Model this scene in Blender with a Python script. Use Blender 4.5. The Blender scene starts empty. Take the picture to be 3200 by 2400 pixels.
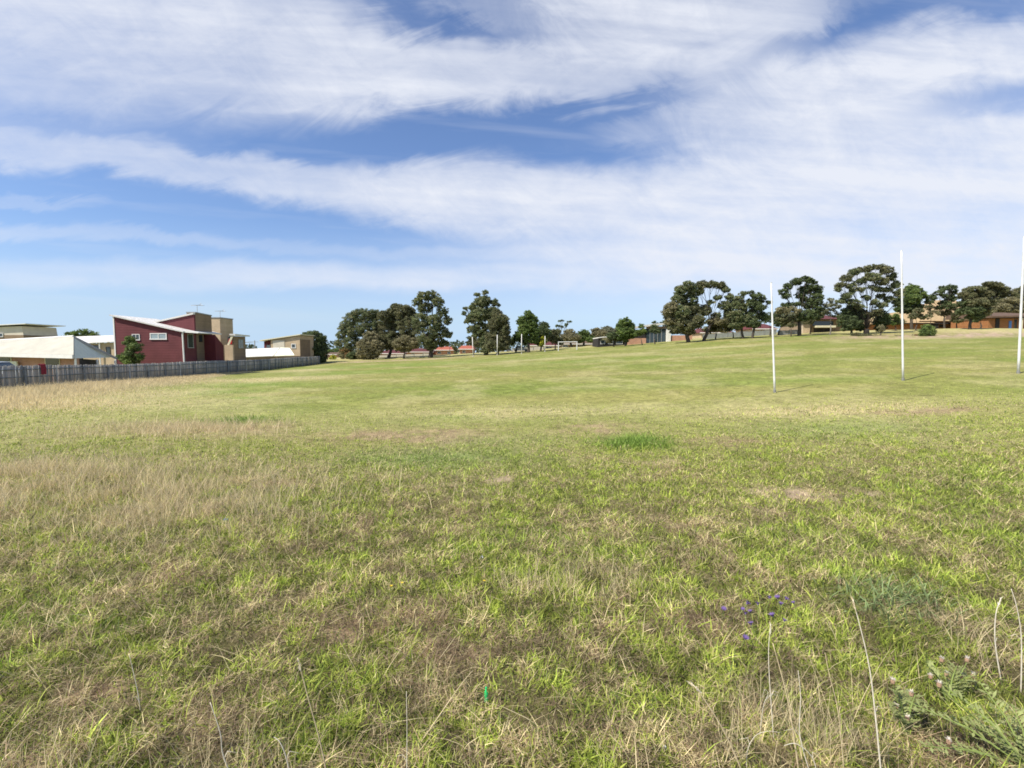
import bpy, math, random
import numpy as np
from mathutils import Vector, Matrix

scene = bpy.context.scene
col = scene.collection
R = math.radians
random.seed(7)
rng = np.random.default_rng(11)

# ------------------------------------------------------------------ camera
F = 1500.0                       # focal length in pixels of the 3200x2400 photograph
EYE = 3.0
PITCH = math.atan(100.0 / F)
cam_data = bpy.data.cameras.new("camera")
cam_data.sensor_width = 36.0
cam_data.lens = 36.0 * F / 3200.0
cam_data.clip_start = 0.05
cam_data.clip_end = 8000
cam = bpy.data.objects.new("camera", cam_data)
cam.location = (0, 0, EYE)
cam.rotation_euler = (math.pi / 2 - PITCH, 0, 0)
col.objects.link(cam)
scene.camera = cam

# ------------------------------------------------------------------ light
SUN_EL, SUN_AZ = R(50), R(-122)          # azimuth measured from +Y towards +X: left and behind the camera
sun_dir = Vector((math.sin(SUN_AZ) * math.cos(SUN_EL), math.cos(SUN_AZ) * math.cos(SUN_EL), math.sin(SUN_EL)))
sl = bpy.data.lights.new("sun", 'SUN')
sl.energy = 5.0
sl.angle = R(0.5)
sl.color = (1.0, 0.93, 0.80)
sun = bpy.data.objects.new("sun", sl)
sun.rotation_euler = sun_dir.to_track_quat('Z', 'Y').to_euler()
sun.location = (-30, -20, 60)
col.objects.link(sun)

scene.view_settings.view_transform = 'Standard'
scene.view_settings.look = 'None'
scene.view_settings.gamma = 1.0
scene.view_settings.use_curve_mapping = False
scene.view_settings.exposure = 0.40
scene.cycles.max_bounces = 6
scene.cycles.diffuse_bounces = 2
scene.cycles.transparent_max_bounces = 4
scene.cycles.filter_width = 1.7

def pixdir(px, py):
    """world direction (x/y, 1, z/y) of a photograph pixel"""
    xc, yc = (px - 1600) / F, (1200 - py) / F
    cp, sp = math.cos(PITCH), math.sin(PITCH)
    y = cp + yc * sp
    z = -sp + yc * cp
    return xc / y, z / y

# ------------------------------------------------------------------ sky
world = bpy.data.worlds.new("World")
scene.world = world
world.use_nodes = True
nt = world.node_tree
nt.nodes.clear()
W = nt.nodes
def wn(t, **kw):
    n = W.new(t)
    for k, v in kw.items(): setattr(n, k, v)
    return n
def wl(a, b): nt.links.new(a, b)
def wmath(op, a, b=None, c=None, clamp=False):
    n = wn('ShaderNodeMath', operation=op, use_clamp=clamp)
    for i, v in enumerate((a, b, c)):
        if v is None: continue
        if isinstance(v, (int, float)): n.inputs[i].default_value = v
        else: wl(v, n.inputs[i])
    return n.outputs[0]
out = wn('ShaderNodeOutputWorld')
bg = wn('ShaderNodeBackground'); bg.inputs['Strength'].default_value = 0.1
sky = wn('ShaderNodeTexSky', sky_type='NISHITA', sun_disc=False, sun_elevation=SUN_EL, sun_rotation=SUN_AZ,
         air_density=1.0, dust_density=0.6, ozone_density=2.2)
tc = wn('ShaderNodeTexCoord')
sep = wn('ShaderNodeSeparateXYZ'); wl(tc.outputs['Generated'], sep.inputs[0])
zc = wn('ShaderNodeMath', operation='MAXIMUM'); wl(sep.outputs['Z'], zc.inputs[0]); zc.inputs[1].default_value = 0.07
skv = wn('ShaderNodeCombineXYZ'); wl(sep.outputs['X'], skv.inputs[0]); wl(sep.outputs['Y'], skv.inputs[1]); wl(zc.outputs[0], skv.inputs[2])
wl(skv.outputs[0], sky.inputs[0])
yab = wmath('MAXIMUM', wmath('ABSOLUTE', sep.outputs['Y']), 0.08)
U = wmath('DIVIDE', sep.outputs['X'], yab)
V = wmath('DIVIDE', sep.outputs['Z'], yab)
def noise(sx, sy, scale, detail, rough=0.55, off=(0, 0), rot=0.0, dist=0.0):
    c = wn('ShaderNodeCombineXYZ'); wl(U, c.inputs[0]); wl(V, c.inputs[1])
    m = wn('ShaderNodeMapping'); wl(c.outputs[0], m.inputs['Vector'])
    m.inputs['Rotation'].default_value = (0, 0, rot)
    m.inputs['Location'].default_value = (off[0], off[1], 0)
    m2 = wn('ShaderNodeMapping'); wl(m.outputs[0], m2.inputs['Vector'])
    m2.inputs['Scale'].default_value = (sx, sy, 1)
    n = wn('ShaderNodeTexNoise', noise_dimensions='2D')
    wl(m2.outputs[0], n.inputs['Vector'])
    n.inputs['Scale'].default_value = scale; n.inputs['Detail'].default_value = detail
    n.inputs['Roughness'].default_value = rough; n.inputs['Distortion'].default_value = dist
    return n.outputs[0]
w_big = noise(1, 1.6, 1.7, 5, 0.6, (3.1, 1.7))
w_fil = noise(1, 3.2, 4.5, 8, 0.62, (7, 2), rot=R(-14), dist=0.5)
w_dia = noise(1, 2.2, 5.0, 9, 0.68, (1.5, 5), rot=R(33), dist=0.35)
w_lon = noise(0.55, 7.5, 2.6, 7, 0.55, (5, 9), rot=R(4))
warp = wmath('ADD', wmath('MULTIPLY', wmath('SUBTRACT', w_big, 0.5), 0.20), wmath('MULTIPLY', wmath('SUBTRACT', w_fil, 0.5), 0.10))
Vw = wmath('ADD', V, wmath('MULTIPLY', warp, wmath('MINIMUM', wmath('MAXIMUM', wmath('MULTIPLY', V, 1.9), 0.12), 1.0)))
un = wmath('ADD', wmath('MULTIPLY', wmath('ADD', U, wmath('MULTIPLY', wmath('SUBTRACT', w_dia, 0.5), 0.15)), 1 / 2.6), 0.5, clamp=True)
def fcurve(pts):
    n = wn('ShaderNodeFloatCurve')
    cm = n.mapping
    cm.clip_min_y = -1; cm.clip_max_y = 2; cm.use_clip = True
    c = cm.curves[0]
    while len(c.points) > 2: c.points.remove(c.points[1])
    c.points[0].location = pts[0]; c.points[1].location = pts[-1]
    for p in pts[1:-1]: c.points.new(*p)
    cm.update()
    wl(un, n.inputs['Value'])
    return n.outputs[0]
def layer(rows, soft=0.8):
    """rows: (px, centre py, half height px, strength)"""
    cs, hs, as_ = [], [], []
    for px, cy, hh, a in rows:
        u, v = pixdir(px, cy)
        t = min(1, max(0, u / 2.6 + 0.5))
        cs.append((t, v)); hs.append((t, hh / F)); as_.append((t, a))
    d = wmath('DIVIDE', wmath('ABSOLUTE', wmath('SUBTRACT', Vw, fcurve(cs))), wmath('MAXIMUM', fcurve(hs), 0.004))
    k = wn('ShaderNodeMapRange', interpolation_type='SMOOTHERSTEP')
    wl(d, k.inputs['Value']); k.inputs['From Min'].default_value = 1 + soft * 0.7; k.inputs['From Max'].default_value = 1 - soft * 0.9
    return wmath('MULTIPLY', k.outputs[0], fcurve(as_))
layers = [
    # high sheet, upper left to upper right
    layer([(-400, 60, 330, .62), (0, 80, 300, .56), (450, 90, 300, .58), (800, 120, 230, .68), (1150, 190, 130, .88), (1500, 235, 100, .8), (1850, 230, 90, .55), (2200, 190, 70, .3), (2600, 150, 60, .0), (3600, 150, 60, 0)], 0.62),
    layer([(-400, -60, 150, .5), (900, -40, 150, .5), (1250, -80, 90, .3), (1600, 60, 60, .35), (1850, 60, 160, .85), (2300, 50, 150, .85), (2550, 0, 90, .6), (2700, -40, 50, .15), (3600, -100, 80, .2)], 0.9),
    # diagonal fan on the right
    layer([(-400, 500, 20, 0), (1700, 420, 30, 0), (2000, 400, 60, .35), (2350, 340, 130, .8), (2700, 270, 140, .95), (3000, 180, 130, .95), (3200, 150, 130, .9), (3600, 100, 120, .9)], 0.9),
    # long band sweeping from the left edge into the right
    layer([(-400, 430, 60, .52), (0, 470, 62, .58), (500, 525, 55, .56), (1000, 575, 66, .68), (1500, 620, 105, .95), (1900, 640, 110, .95), (2300, 600, 150, .97), (2700, 530, 180, .98), (3000, 520, 160, .97), (3200, 520, 170, .97), (3600, 500, 200, .97)], 0.8),
    # low streaks
    layer([(-400, 620, 20, .4), (0, 632, 18, .28), (250, 650, 14, .22), (450, 680, 10, .0), (3600, 680, 10, 0)], 1.0),
    layer([(-400, 715, 26, .5), (0, 725, 22, .36), (500, 750, 18, .28), (1000, 780, 20, .2), (1500, 790, 25, .3), (2200, 780, 60, .7), (3600, 760, 100, .8)], 1.0),
    layer([(-400, 845, 30, .4), (300, 855, 42, .42), (900, 865, 40, .58), (1500, 865, 40, .66), (1900, 870, 40, .65), (2300, 850, 60, .75), (3200, 830, 90, .8), (3600, 830, 90, .8)], 1.0),
    # milky veil towards the right horizon
    layer([(-400, 900, 100, .0), (1200, 860, 120, .1), (1800, 800, 180, .4), (2400, 760, 240, .72), (3200, 760, 260, .8), (3600, 760, 260, .8)], 0.9),
]
dens = None
for l in layers:
    inv = wmath('SUBTRACT', 1.0, l, clamp=True)
    dens = inv if dens is None else wmath('MULTIPLY', dens, inv)
dens = wmath('SUBTRACT', 1.0, dens, clamp=True)
# feathering
tex = wmath('ADD', wmath('MULTIPLY', w_lon, 0.45), wmath('ADD', wmath('MULTIPLY', w_fil, 0.2), wmath('MULTIPLY', w_dia, 0.35)))
mr = wn('ShaderNodeMapRange'); wl(tex, mr.inputs['Value'])
mr.inputs['From Min'].default_value = 0.33; mr.inputs['From Max'].default_value = 0.68
mr.inputs['To Min'].default_value = 0.60; mr.inputs['To Max'].default_value = 1.22
dens = wmath('MULTIPLY', dens, mr.outputs[0], clamp=True)
wisps = wn('ShaderNodeMapRange'); wl(w_lon, wisps.inputs['Value'])
wisps.inputs['From Min'].default_value = 0.5; wisps.inputs['From Max'].default_value = 0.8; wisps.inputs['To Max'].default_value = 0.3
dens = wmath('MAXIMUM', dens, wmath('MULTIPLY', wisps.outputs[0], 0.6))
up = wn('ShaderNodeMapRange'); wl(V, up.inputs['Value']); up.inputs['From Min'].default_value = 0.0; up.inputs['From Max'].default_value = 0.10
dens = wmath('MULTIPLY', dens, wmath('ADD', wmath('MULTIPLY', up.outputs[0], 0.6), 0.4))
dens = wmath('MULTIPLY', dens, 0.95)
grade = wn('ShaderNodeMix', data_type='RGBA', blend_type='MULTIPLY'); grade.inputs[0].default_value = 1
wl(sky.outputs[0], grade.inputs[6]); grade.inputs[7].default_value = (0.95, 1.03, 1.23, 1)
low = wn('ShaderNodeMapRange'); wl(V, low.inputs['Value']); low.inputs['From Min'].default_value = 0.28; low.inputs['From Max'].default_value = -0.02
low.inputs['To Min'].default_value = 0.0; low.inputs['To Max'].default_value = 0.45
pale = wn('ShaderNodeMix', data_type='RGBA'); wl(low.outputs[0], pale.inputs[0]); wl(grade.outputs[2], pale.inputs[6]); pale.inputs[7].default_value = (4.4, 5.5, 7.4, 1)
mix = wn('ShaderNodeMix', data_type='RGBA'); wl(dens, mix.inputs[0])
wl(pale.outputs[2], mix.inputs[6]); mix.inputs[7].default_value = (6.4, 6.65, 7.3, 1)
wl(mix.outputs[2], bg.inputs['Color'])
wl(bg.outputs[0], out.inputs['Surface'])

# ------------------------------------------------------------------ tagging helpers
def tag(o, label=None, cat=None, group=None, kind=None):
    if label: o["label"] = label
    if cat: o["category"] = cat
    if group: o["group"] = group
    if kind: o["kind"] = kind
    return o
def empty(name, loc, label=None, cat=None, group=None):
    o = bpy.data.objects.new(name, None)
    o.location = loc
    o.empty_display_size = 0.3
    col.objects.link(o)
    return tag(o, label, cat, group)

class MB:
    """collects geometry in WORLD coordinates; build() links it as one mesh under a parent"""
    def __init__(s): s.v = []; s.f = []
    def poly(s, pts):
        n = len(s.v); s.v += [tuple(p) for p in pts]; s.f.append(tuple(range(n, n + len(pts))))
    def box(s, x0, x1, y0, y1, z0, z1):
        s.hexa([(x0, y0, z0), (x1, y0, z0), (x1, y1, z0), (x0, y1, z0), (x0, y0, z1), (x1, y0, z1), (x1, y1, z1), (x0, y1, z1)])
        return s
    def hexa(s, p):
        n = len(s.v); s.v += [tuple(q) for q in p]
        for f in ((3, 2, 1, 0), (4, 5, 6, 7), (0, 1, 5, 4), (1, 2, 6, 5), (2, 3, 7, 6), (3, 0, 4, 7)):
            s.f.append(tuple(n + i for i in f))
        return s
    def prism(s, ring, off):
        """extrude polygon ring by offset vector"""
        n = len(s.v); k = len(ring); off = Vector(off)
        s.v += [tuple(p) for p in ring] + [tuple(Vector(p) + off) for p in ring]
        s.f.append(tuple(range(n + k - 1, n - 1, -1))); s.f.append(tuple(range(n + k, n + 2 * k)))
        for i in range(k):
            j = (i + 1) % k
            s.f.append((n + i, n + j, n + k + j, n + k + i))
        return s
    def tube(s, pts, rad, sides=7):
        pts = [Vector(p) for p in pts]
        if not isinstance(rad, (list, tuple)): rad = [rad] * len(pts)
        n0 = len(s.v)
        for i, p in enumerate(pts):
            d = (pts[min(i + 1, len(pts) - 1)] - pts[max(i - 1, 0)])
            if d.length < 1e-6: d = Vector((0, 0, 1))
            d.normalize()
            a = d.cross(Vector((0, 1, 0.01))); a.normalize() if a.length > .05 else None
            if a.length < .5: a = d.cross(Vector((1, 0, 0))).normalized()
            b = d.cross(a)
            for k in range(sides):
                t = 2 * math.pi * k / sides
                s.v.append(tuple(p + (a * math.cos(t) + b * math.sin(t)) * rad[i]))
        for i in range(len(pts) - 1):
            for k in range(sides):
                k2 = (k + 1) % sides
                s.f.append((n0 + i * sides + k, n0 + i * sides + k2, n0 + (i + 1) * sides + k2, n0 + (i + 1) * sides + k))
        s.f.append(tuple(n0 + k for k in range(sides))[::-1])
        s.f.append(tuple(n0 + (len(pts) - 1) * sides + k for k in range(sides)))
        return s
    def build(s, name, mat, parent=None, smooth=False):
        me = bpy.data.meshes.new(name)
        off = Vector((0, 0, 0))
        p = parent
        while p is not None:
            off = off + p.location; p = p.parent
        me.from_pydata([tuple(Vector(v) - off) for v in s.v], [], s.f)
        me.update()
        if smooth: me.polygons.foreach_set("use_smooth", [True] * len(me.polygons))
        if mat: me.materials.append(mat)
        o = bpy.data.objects.new(name, me)
        o.parent = parent
        col.objects.link(o)
        return o

def np_mesh(name, verts, faces_flat, loop_tot, mat, parent=None, colors=None):
    me = bpy.data.meshes.new(name)
    nv = len(verts)
    me.vertices.add(nv); me.vertices.foreach_set("co", np.ascontiguousarray(verts, dtype=np.float32).ravel())
    me.loops.add(len(faces_flat)); me.loops.foreach_set("vertex_index", np.ascontiguousarray(faces_flat, dtype=np.int32))
    nf = len(loop_tot)
    ls = np.zeros(nf, dtype=np.int32); ls[1:] = np.cumsum(loop_tot)[:-1]
    me.polygons.add(nf); me.polygons.foreach_set("loop_start", ls)
    if colors is not None:
        a = me.attributes.new("tone", 'FLOAT_COLOR', 'POINT')
        c4 = np.ones((nv, 4), dtype=np.float32); c4[:, :3] = colors
        a.data.foreach_set("color", c4.ravel())
    me.update(calc_edges=True)
    me.materials.append(mat)
    o = bpy.data.objects.new(name, me); o.parent = parent
    col.objects.link(o)
    return o

# ------------------------------------------------------------------ materials
def mat_new(name):
    m = bpy.data.materials.new(name); m.use_nodes = True
    n = m.node_tree.nodes; n.clear()
    o = n.new('ShaderNodeOutputMaterial'); b = n.new('ShaderNodeBsdfPrincipled')
    m.node_tree.links.new(b.outputs[0], o.inputs[0])
    return m, n, m.node_tree.links, b, o
def plain(name, rgb, rough=0.7, var=0.15, scale=3.0, metal=0.0, wave=None, wdepth=0.3, spec=0.3):
    """colour with a mottled variation; wave=(axis, scale) adds cladding/corrugation lines as real bump"""
    m, n, L, b, o = mat_new(name)
    b.inputs['Roughness'].default_value = rough; b.inputs['Metallic'].default_value = metal
    b.inputs['Specular IOR Level'].default_value = spec
    t = n.new('ShaderNodeTexCoord'); ns = n.new('ShaderNodeTexNoise')
    ns.inputs['Scale'].default_value = scale; ns.inputs['Detail'].default_value = 6
    L.new(t.outputs['Object'], ns.inputs['Vector'])
    r = n.new('ShaderNodeMapRange'); L.new(ns.outputs[0], r.inputs[0])
    r.inputs[1].default_value = 0.3; r.inputs[2].default_value = 0.7; r.inputs[3].default_value = 1 - var; r.inputs[4].default_value = 1 + var
    mx = n.new('ShaderNodeMix'); mx.data_type = 'RGBA'; mx.blend_type = 'MULTIPLY'; mx.inputs[0].default_value = 1
    mx.inputs[6].default_value = (*rgb, 1); L.new(r.outputs[0], mx.inputs[7])
    L.new(mx.outputs[2], b.inputs['Base Color'])
    if wave:
        w = n.new('ShaderNodeTexWave'); w.bands_direction = wave[0]; w.inputs['Scale'].default_value = wave[1]
        L.new(t.outputs['Object'], w.inputs['Vector'])
        bp = n.new('ShaderNodeBump'); bp.inputs['Strength'].default_value = wdepth; bp.inputs['Distance'].default_value = 0.05
        L.new(w.outputs[1], bp.inputs['Height']); L.new(bp.outputs[0], b.inputs['Normal'])
    return m
def brick(name, c1, c2, mortar, scale=4.0):
    m, n, L, b, o = mat_new(name)
    t = n.new('ShaderNodeTexCoord'); mp = n.new('ShaderNodeMapping'); mp.inputs['Rotation'].default_value = (R(90), 0, 0)
    L.new(t.outputs['Object'], mp.inputs[0])
    k = n.new('ShaderNodeTexBrick'); L.new(mp.outputs[0], k.inputs['Vector'])
    k.inputs['Color1'].default_value = (*c1, 1); k.inputs['Color2'].default_value = (*c2, 1); k.inputs['Mortar'].default_value = (*mortar, 1)
    k.inputs['Scale'].default_value = scale; k.inputs['Mortar Size'].default_value = 0.012
    ns = n.new('ShaderNodeTexNoise'); ns.inputs['Scale'].default_value = 0.8; ns.inputs['Detail'].default_value = 5; L.new(t.outputs['Object'], ns.inputs[0])
    mx = n.new('ShaderNodeMix'); mx.data_type = 'RGBA'; mx.blend_type = 'OVERLAY'; mx.inputs[0].default_value = 0.35
    L.new(k.outputs[0], mx.inputs[6]); L.new(ns.outputs[0], mx.inputs[7]); L.new(mx.outputs[2], b.inputs['Base Color'])
    b.inputs['Roughness'].default_value = 0.9
    return m
def glass(name, rgb):
    m, n, L, b, o = mat_new(name)
    b.inputs['Base Color'].default_value = (*rgb, 1); b.inputs['Roughness'].default_value = 0.08; b.inputs['Specular IOR Level'].default_value = 0.8
    return m
M = {
    'red_clad': plain('red_cladding', (0.132, 0.038, 0.043), 0.8, 0.14, .8, wave=('Z', 1.6), wdepth=0.25),
    'red_dark': plain('dark_red_cladding', (0.12, 0.025, 0.032), 0.8, 0.1, 1.5, wave=('Z', 1.6)),
    'white_metal': plain('white_painted_metal', (0.74, 0.73, 0.70), 0.5, 0.06, 2.0),
    'white_roof': plain('white_corrugated_roof', (0.72, 0.70, 0.66), 0.5, 0.06, 1.0, wave=('X', 3.0), wdepth=0.6),
    'cream_roof': plain('cream_corrugated_roof', (0.50, 0.48, 0.40), 0.6, 0.12, 0.9, wave=('X', 2.2), wdepth=0.5),
    'pale_green_board': plain('pale_green_board', (0.74, 0.76, 0.62), 0.7, 0.08, 2, wave=('Z', 3)),
    'cream_paint': plain('cream_paint', (0.66, 0.62, 0.45), 0.6, 0.06, 2),
    'grey_fibro': plain('grey_wall_panel', (0.60, 0.55, 0.46), 0.8, 0.08, 1),
    'tan_brick': brick('tan_brick', (0.52, 0.40, 0.26), (0.44, 0.33, 0.21), (0.50, 0.44, 0.36)),
    'brown_brick': brick('brown_brick', (0.25, 0.175, 0.11), (0.20, 0.14, 0.085), (0.28, 0.22, 0.16)),
    'pink_brick': brick('pink_brick', (0.50, 0.27, 0.18), (0.40, 0.20, 0.13), (0.48, 0.38, 0.3)),
    'orange_brick': brick('orange_brick', (0.30, 0.125, 0.04), (0.23, 0.09, 0.03), (0.35, 0.22, 0.12)),
    'red_tile': plain('red_roof_tile', (0.36, 0.11, 0.07), 0.8, 0.2, 3, wave=('Z', 5)),
    'dark_red_roof': plain('dark_red_metal_roof', (0.12, 0.035, 0.032), 0.6, 0.12, 1, wave=('X', 3)),
    'tan_roof': plain('tan_roof_tile', (0.40, 0.29, 0.16), 0.85, 0.15, 2, wave=('Z', 4)),
    'brown_roof': plain('brown_roof_tile', (0.13, 0.085, 0.06), 0.85, 0.2, 2, wave=('Z', 4)),
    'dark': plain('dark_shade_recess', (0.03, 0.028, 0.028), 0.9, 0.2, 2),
    'glass': glass('window_glass', (0.03, 0.045, 0.05)),
    'pale_glass': glass('curtained_glass', (0.28, 0.34, 0.36)),
    'antenna': plain('antenna_metal', (0.55, 0.56, 0.58), 0.4, 0.05, 5, metal=0.4),
    'post_white': plain('white_post_paint', (0.66, 0.66, 0.66), 0.5, 0.14, 3),
    'post_base': plain('weathered_post_foot', (0.22, 0.22, 0.21), 0.8, 0.2, 12),
    'fence': None,
    'steel': plain('galvanised_steel', (0.30, 0.31, 0.32), 0.5, 0.1, 4, metal=0.3),
    'mesh_grey': plain('grey_green_fence_panel', (0.27, 0.29, 0.28), 0.8, 0.15, 2),
    'red_cloth': plain('red_cloth', (0.24, 0.03, 0.045), 0.9, 0.2, 6),
    'bright_red': plain('bright_red_paint', (0.5, 0.02, 0.03), 0.5, 0.1, 3),
    'car_silver': plain('silver_blue_car_paint', (0.42, 0.47, 0.52), 0.3, 0.04, 3, spec=0.6),
    'car_dark': plain('dark_car_paint', (0.04, 0.045, 0.055), 0.3, 0.04, 3, spec=0.6),
    'car_white': plain('white_car_paint', (0.75, 0.75, 0.74), 0.35, 0.04, 3, spec=0.6),
    'rubber': plain('tyre_rubber', (0.02, 0.02, 0.02), 0.9, 0.1, 8),
    'straw': plain('dry_straw', (0.58, 0.47, 0.29), 0.85, 0.25, 14),
    'pale_straw': plain('bleached_straw', (0.66, 0.60, 0.48), 0.85, 0.2, 14),
    'green_stem': plain('green_stem', (0.20, 0.26, 0.07), 0.8, 0.2, 10),
    'purple': plain('purple_petal', (0.14, 0.09, 0.24), 0.7, 0.25, 30),
    'thistle_head': plain('dry_thistle_head', (0.34, 0.22, 0.14), 0.9, 0.25, 30),
    'fluff': plain('white_thistle_down', (0.75, 0.68, 0.60), 1.0, 0.1, 30),
    'bottle_green': plain('green_bottle_plastic', (0.01, 0.62, 0.17), 0.25, 0.05, 5, spec=0.7),
    'white_plastic': plain('white_plastic', (0.85, 0.86, 0.9), 0.4, 0.05, 5),
    'blue_plastic': plain('blue_plastic', (0.05, 0.25, 0.7), 0.4, 0.05, 5),
    'yellow': plain('yellow_petal', (0.75, 0.55, 0.03), 0.7, 0.1, 20),
    'concrete': plain('pale_concrete', (0.48, 0.45, 0.40), 0.9, 0.1, 2),
    'blue_door': plain('blue_painted_door', (0.08, 0.2, 0.5), 0.5, 0.1, 3),
}
def tone_mat(name, trans=0.3, rough=0.7, var=0.0, bark=False):
    m, n, L, b, o = mat_new(name)
    a = n.new('ShaderNodeAttribute'); a.attribute_name = 'tone'
    L.new(a.outputs['Color'], b.inputs['Base Color'])
    b.inputs['Roughness'].default_value = rough; b.inputs['Specular IOR Level'].default_value = 0.25
    if trans:
        tr = n.new('ShaderNodeBsdfTranslucent'); L.new(a.outputs['Color'], tr.inputs[0])
        mx = n.new('ShaderNodeMixShader'); mx.inputs[0].default_value = trans
        L.new(b.outputs[0], mx.inputs[1]); L.new(tr.outputs[0], mx.inputs[2]); L.new(mx.outputs[0], o.inputs[0])
    return m
M['blade'] = tone_mat('grass_blades', 0.3, 0.6)
M['leaf'] = tone_mat('tree_leaves', 0.35, 0.6)
M['bark'] = plain('eucalypt_bark', (0.075, 0.062, 0.05), 0.95, 0.35, 2)
M['black_bark'] = plain('dark_ironbark', (0.03, 0.025, 0.022), 0.95, 0.3, 2)
M['pale_bark'] = plain('pale_eucalypt_bark', (0.20, 0.18, 0.155), 0.95, 0.3, 2)

# ------------------------------------------------------------------ terrain
def zat(py_, Y, px=1600): return EYE + pixdir(px, py_)[1] * Y
def Wp(px, py, Y):
    u, v = pixdir(px, py)
    return Vector((u * Y, Y, EYE + v * Y))
ctrl_px = [  # ground seen at (px, py) at distance Y
    (0, 1225, 32.5), (-500, 1262, 25), (200, 1208, 38), (400, 1193, 46), (680, 1171, 61), (850, 1153, 80), (1000, 1137, 105),
    (1180, 1122, 122), (1345, 1118, 120), (1520, 1110, 115), (1650, 1102, 112), (1800, 1093, 112), (1955, 1082, 110), (2152, 1070, 100),
    (2320, 1058, 100), (2500, 1049, 100), (2705, 1048, 90), (2890, 1053, 80), (3200, 1046, 80), (3600, 1040, 80),
    (3025, 1029, 98), (3200, 1020, 100), (3600, 1005, 100), (2850, 1036, 100),
    (2421, 1228, 24.0), (2823, 1190, 26.0), (3182, 1167, 27.0),
]
pts = [(pixdir(a, b)[0] * y, y, EYE + pixdir(a, b)[1] * y) for a, b, y in ctrl_px]
pts += [(0, 0, 0), (-6, 4, 0), (6, 4, 0.02), (0, 8, 0.0), (-30, -10, 0.2), (30, -10, 1.2), (0, -30, 0), (-70, 30, 0.1), (-80, 110, 0.3), (90, -20, 4.5)]
CP = np.array(pts, dtype=float)
def tps(r): return np.where(r > 1e-9, r * r * np.log(np.maximum(r, 1e-9)), 0)
nC = len(CP)
A = np.zeros((nC + 3, nC + 3))
D = np.hypot(CP[:, None, 0] - CP[None, :, 0], CP[:, None, 1] - CP[None, :, 1]) / 50
A[:nC, :nC] = tps(D) + np.eye(nC) * 0.004
A[:nC, nC] = 1; A[:nC, nC + 1] = CP[:, 0] / 50; A[:nC, nC + 2] = CP[:, 1] / 50
A[nC:, :nC] = A[:nC, nC:].T
sol = np.linalg.solve(A, np.concatenate([CP[:, 2], [0, 0, 0]]))
def _tz(x, y):
    z = sol[nC] + sol[nC + 1] * x / 50 + sol[nC + 2] * y / 50
    for i in range(nC):
        r = np.hypot(x - CP[i, 0], y - CP[i, 1]) / 50
        z = z + sol[i] * tps(r)
    return z
def terrain(x, y):
    x = np.asarray(x, float); y = np.asarray(y, float)
    r = np.hypot(x, y); lim = 136.0
    k = np.where(r > lim, lim / np.maximum(r, 1e-6), 1.0)
    back = np.clip(-y / 40, 0, 1)
    z = _tz(x * k, np.maximum(y * k, -20))
    z = z * (1 - 0.7 * back)
    far = np.clip((r - lim) / 700, 0, 1)
    # wooded rise beyond the buildings on the right
    hill = 15 * np.exp(-((x - 190) / 70) ** 2 - ((y - 195) / 60) ** 2)
    return z - far * 3.0 + hill
def tz(x, y): return float(terrain(np.array([x]), np.array([y]))[0])
def on_ground(px, py, y0=2.5, y1=130):
    u, v = pixdir(px, py)
    ys = np.geomspace(y0, y1, 400)
    g = terrain(u * ys, ys); d = EYE + v * ys - g
    k = np.argmax(d < 0) if (d < 0).any() else len(ys) - 1
    Y = ys[k]
    return Vector((u * Y, Y, float(g[k])))

# ------------------------------------------------------------------ noise + patch map of the paddock
def vnoise(x, y, seed):
    xi = np.floor(x).astype(np.int64); yi = np.floor(y).astype(np.int64)
    fx = x - xi; fy = y - yi
    fx = fx * fx * (3 - 2 * fx); fy = fy * fy * (3 - 2 * fy)
    def h(a, b):
        n = (a * 374761393 + b * 668265263 + seed * 974634777) & 0xffffffff
        n = ((n ^ (n >> 13)) * 1274126177) & 0xffffffff
        return ((n ^ (n >> 16)) & 0xffff) / 65535.0
    return (h(xi, yi) * (1 - fx) + h(xi + 1, yi) * fx) * (1 - fy) + (h(xi, yi + 1) * (1 - fx) + h(xi + 1, yi + 1) * fx) * fy
def fbm(x, y, s, seed, octv=4):
    t = 0; a = 1; n = 0
    for i in range(octv):
        t = t + a * vnoise(x / s * 2 ** i + 17.3 * i, y / s * 2 ** i - 9.1 * i, seed + i); n += a; a *= 0.55
    return t / n
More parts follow.
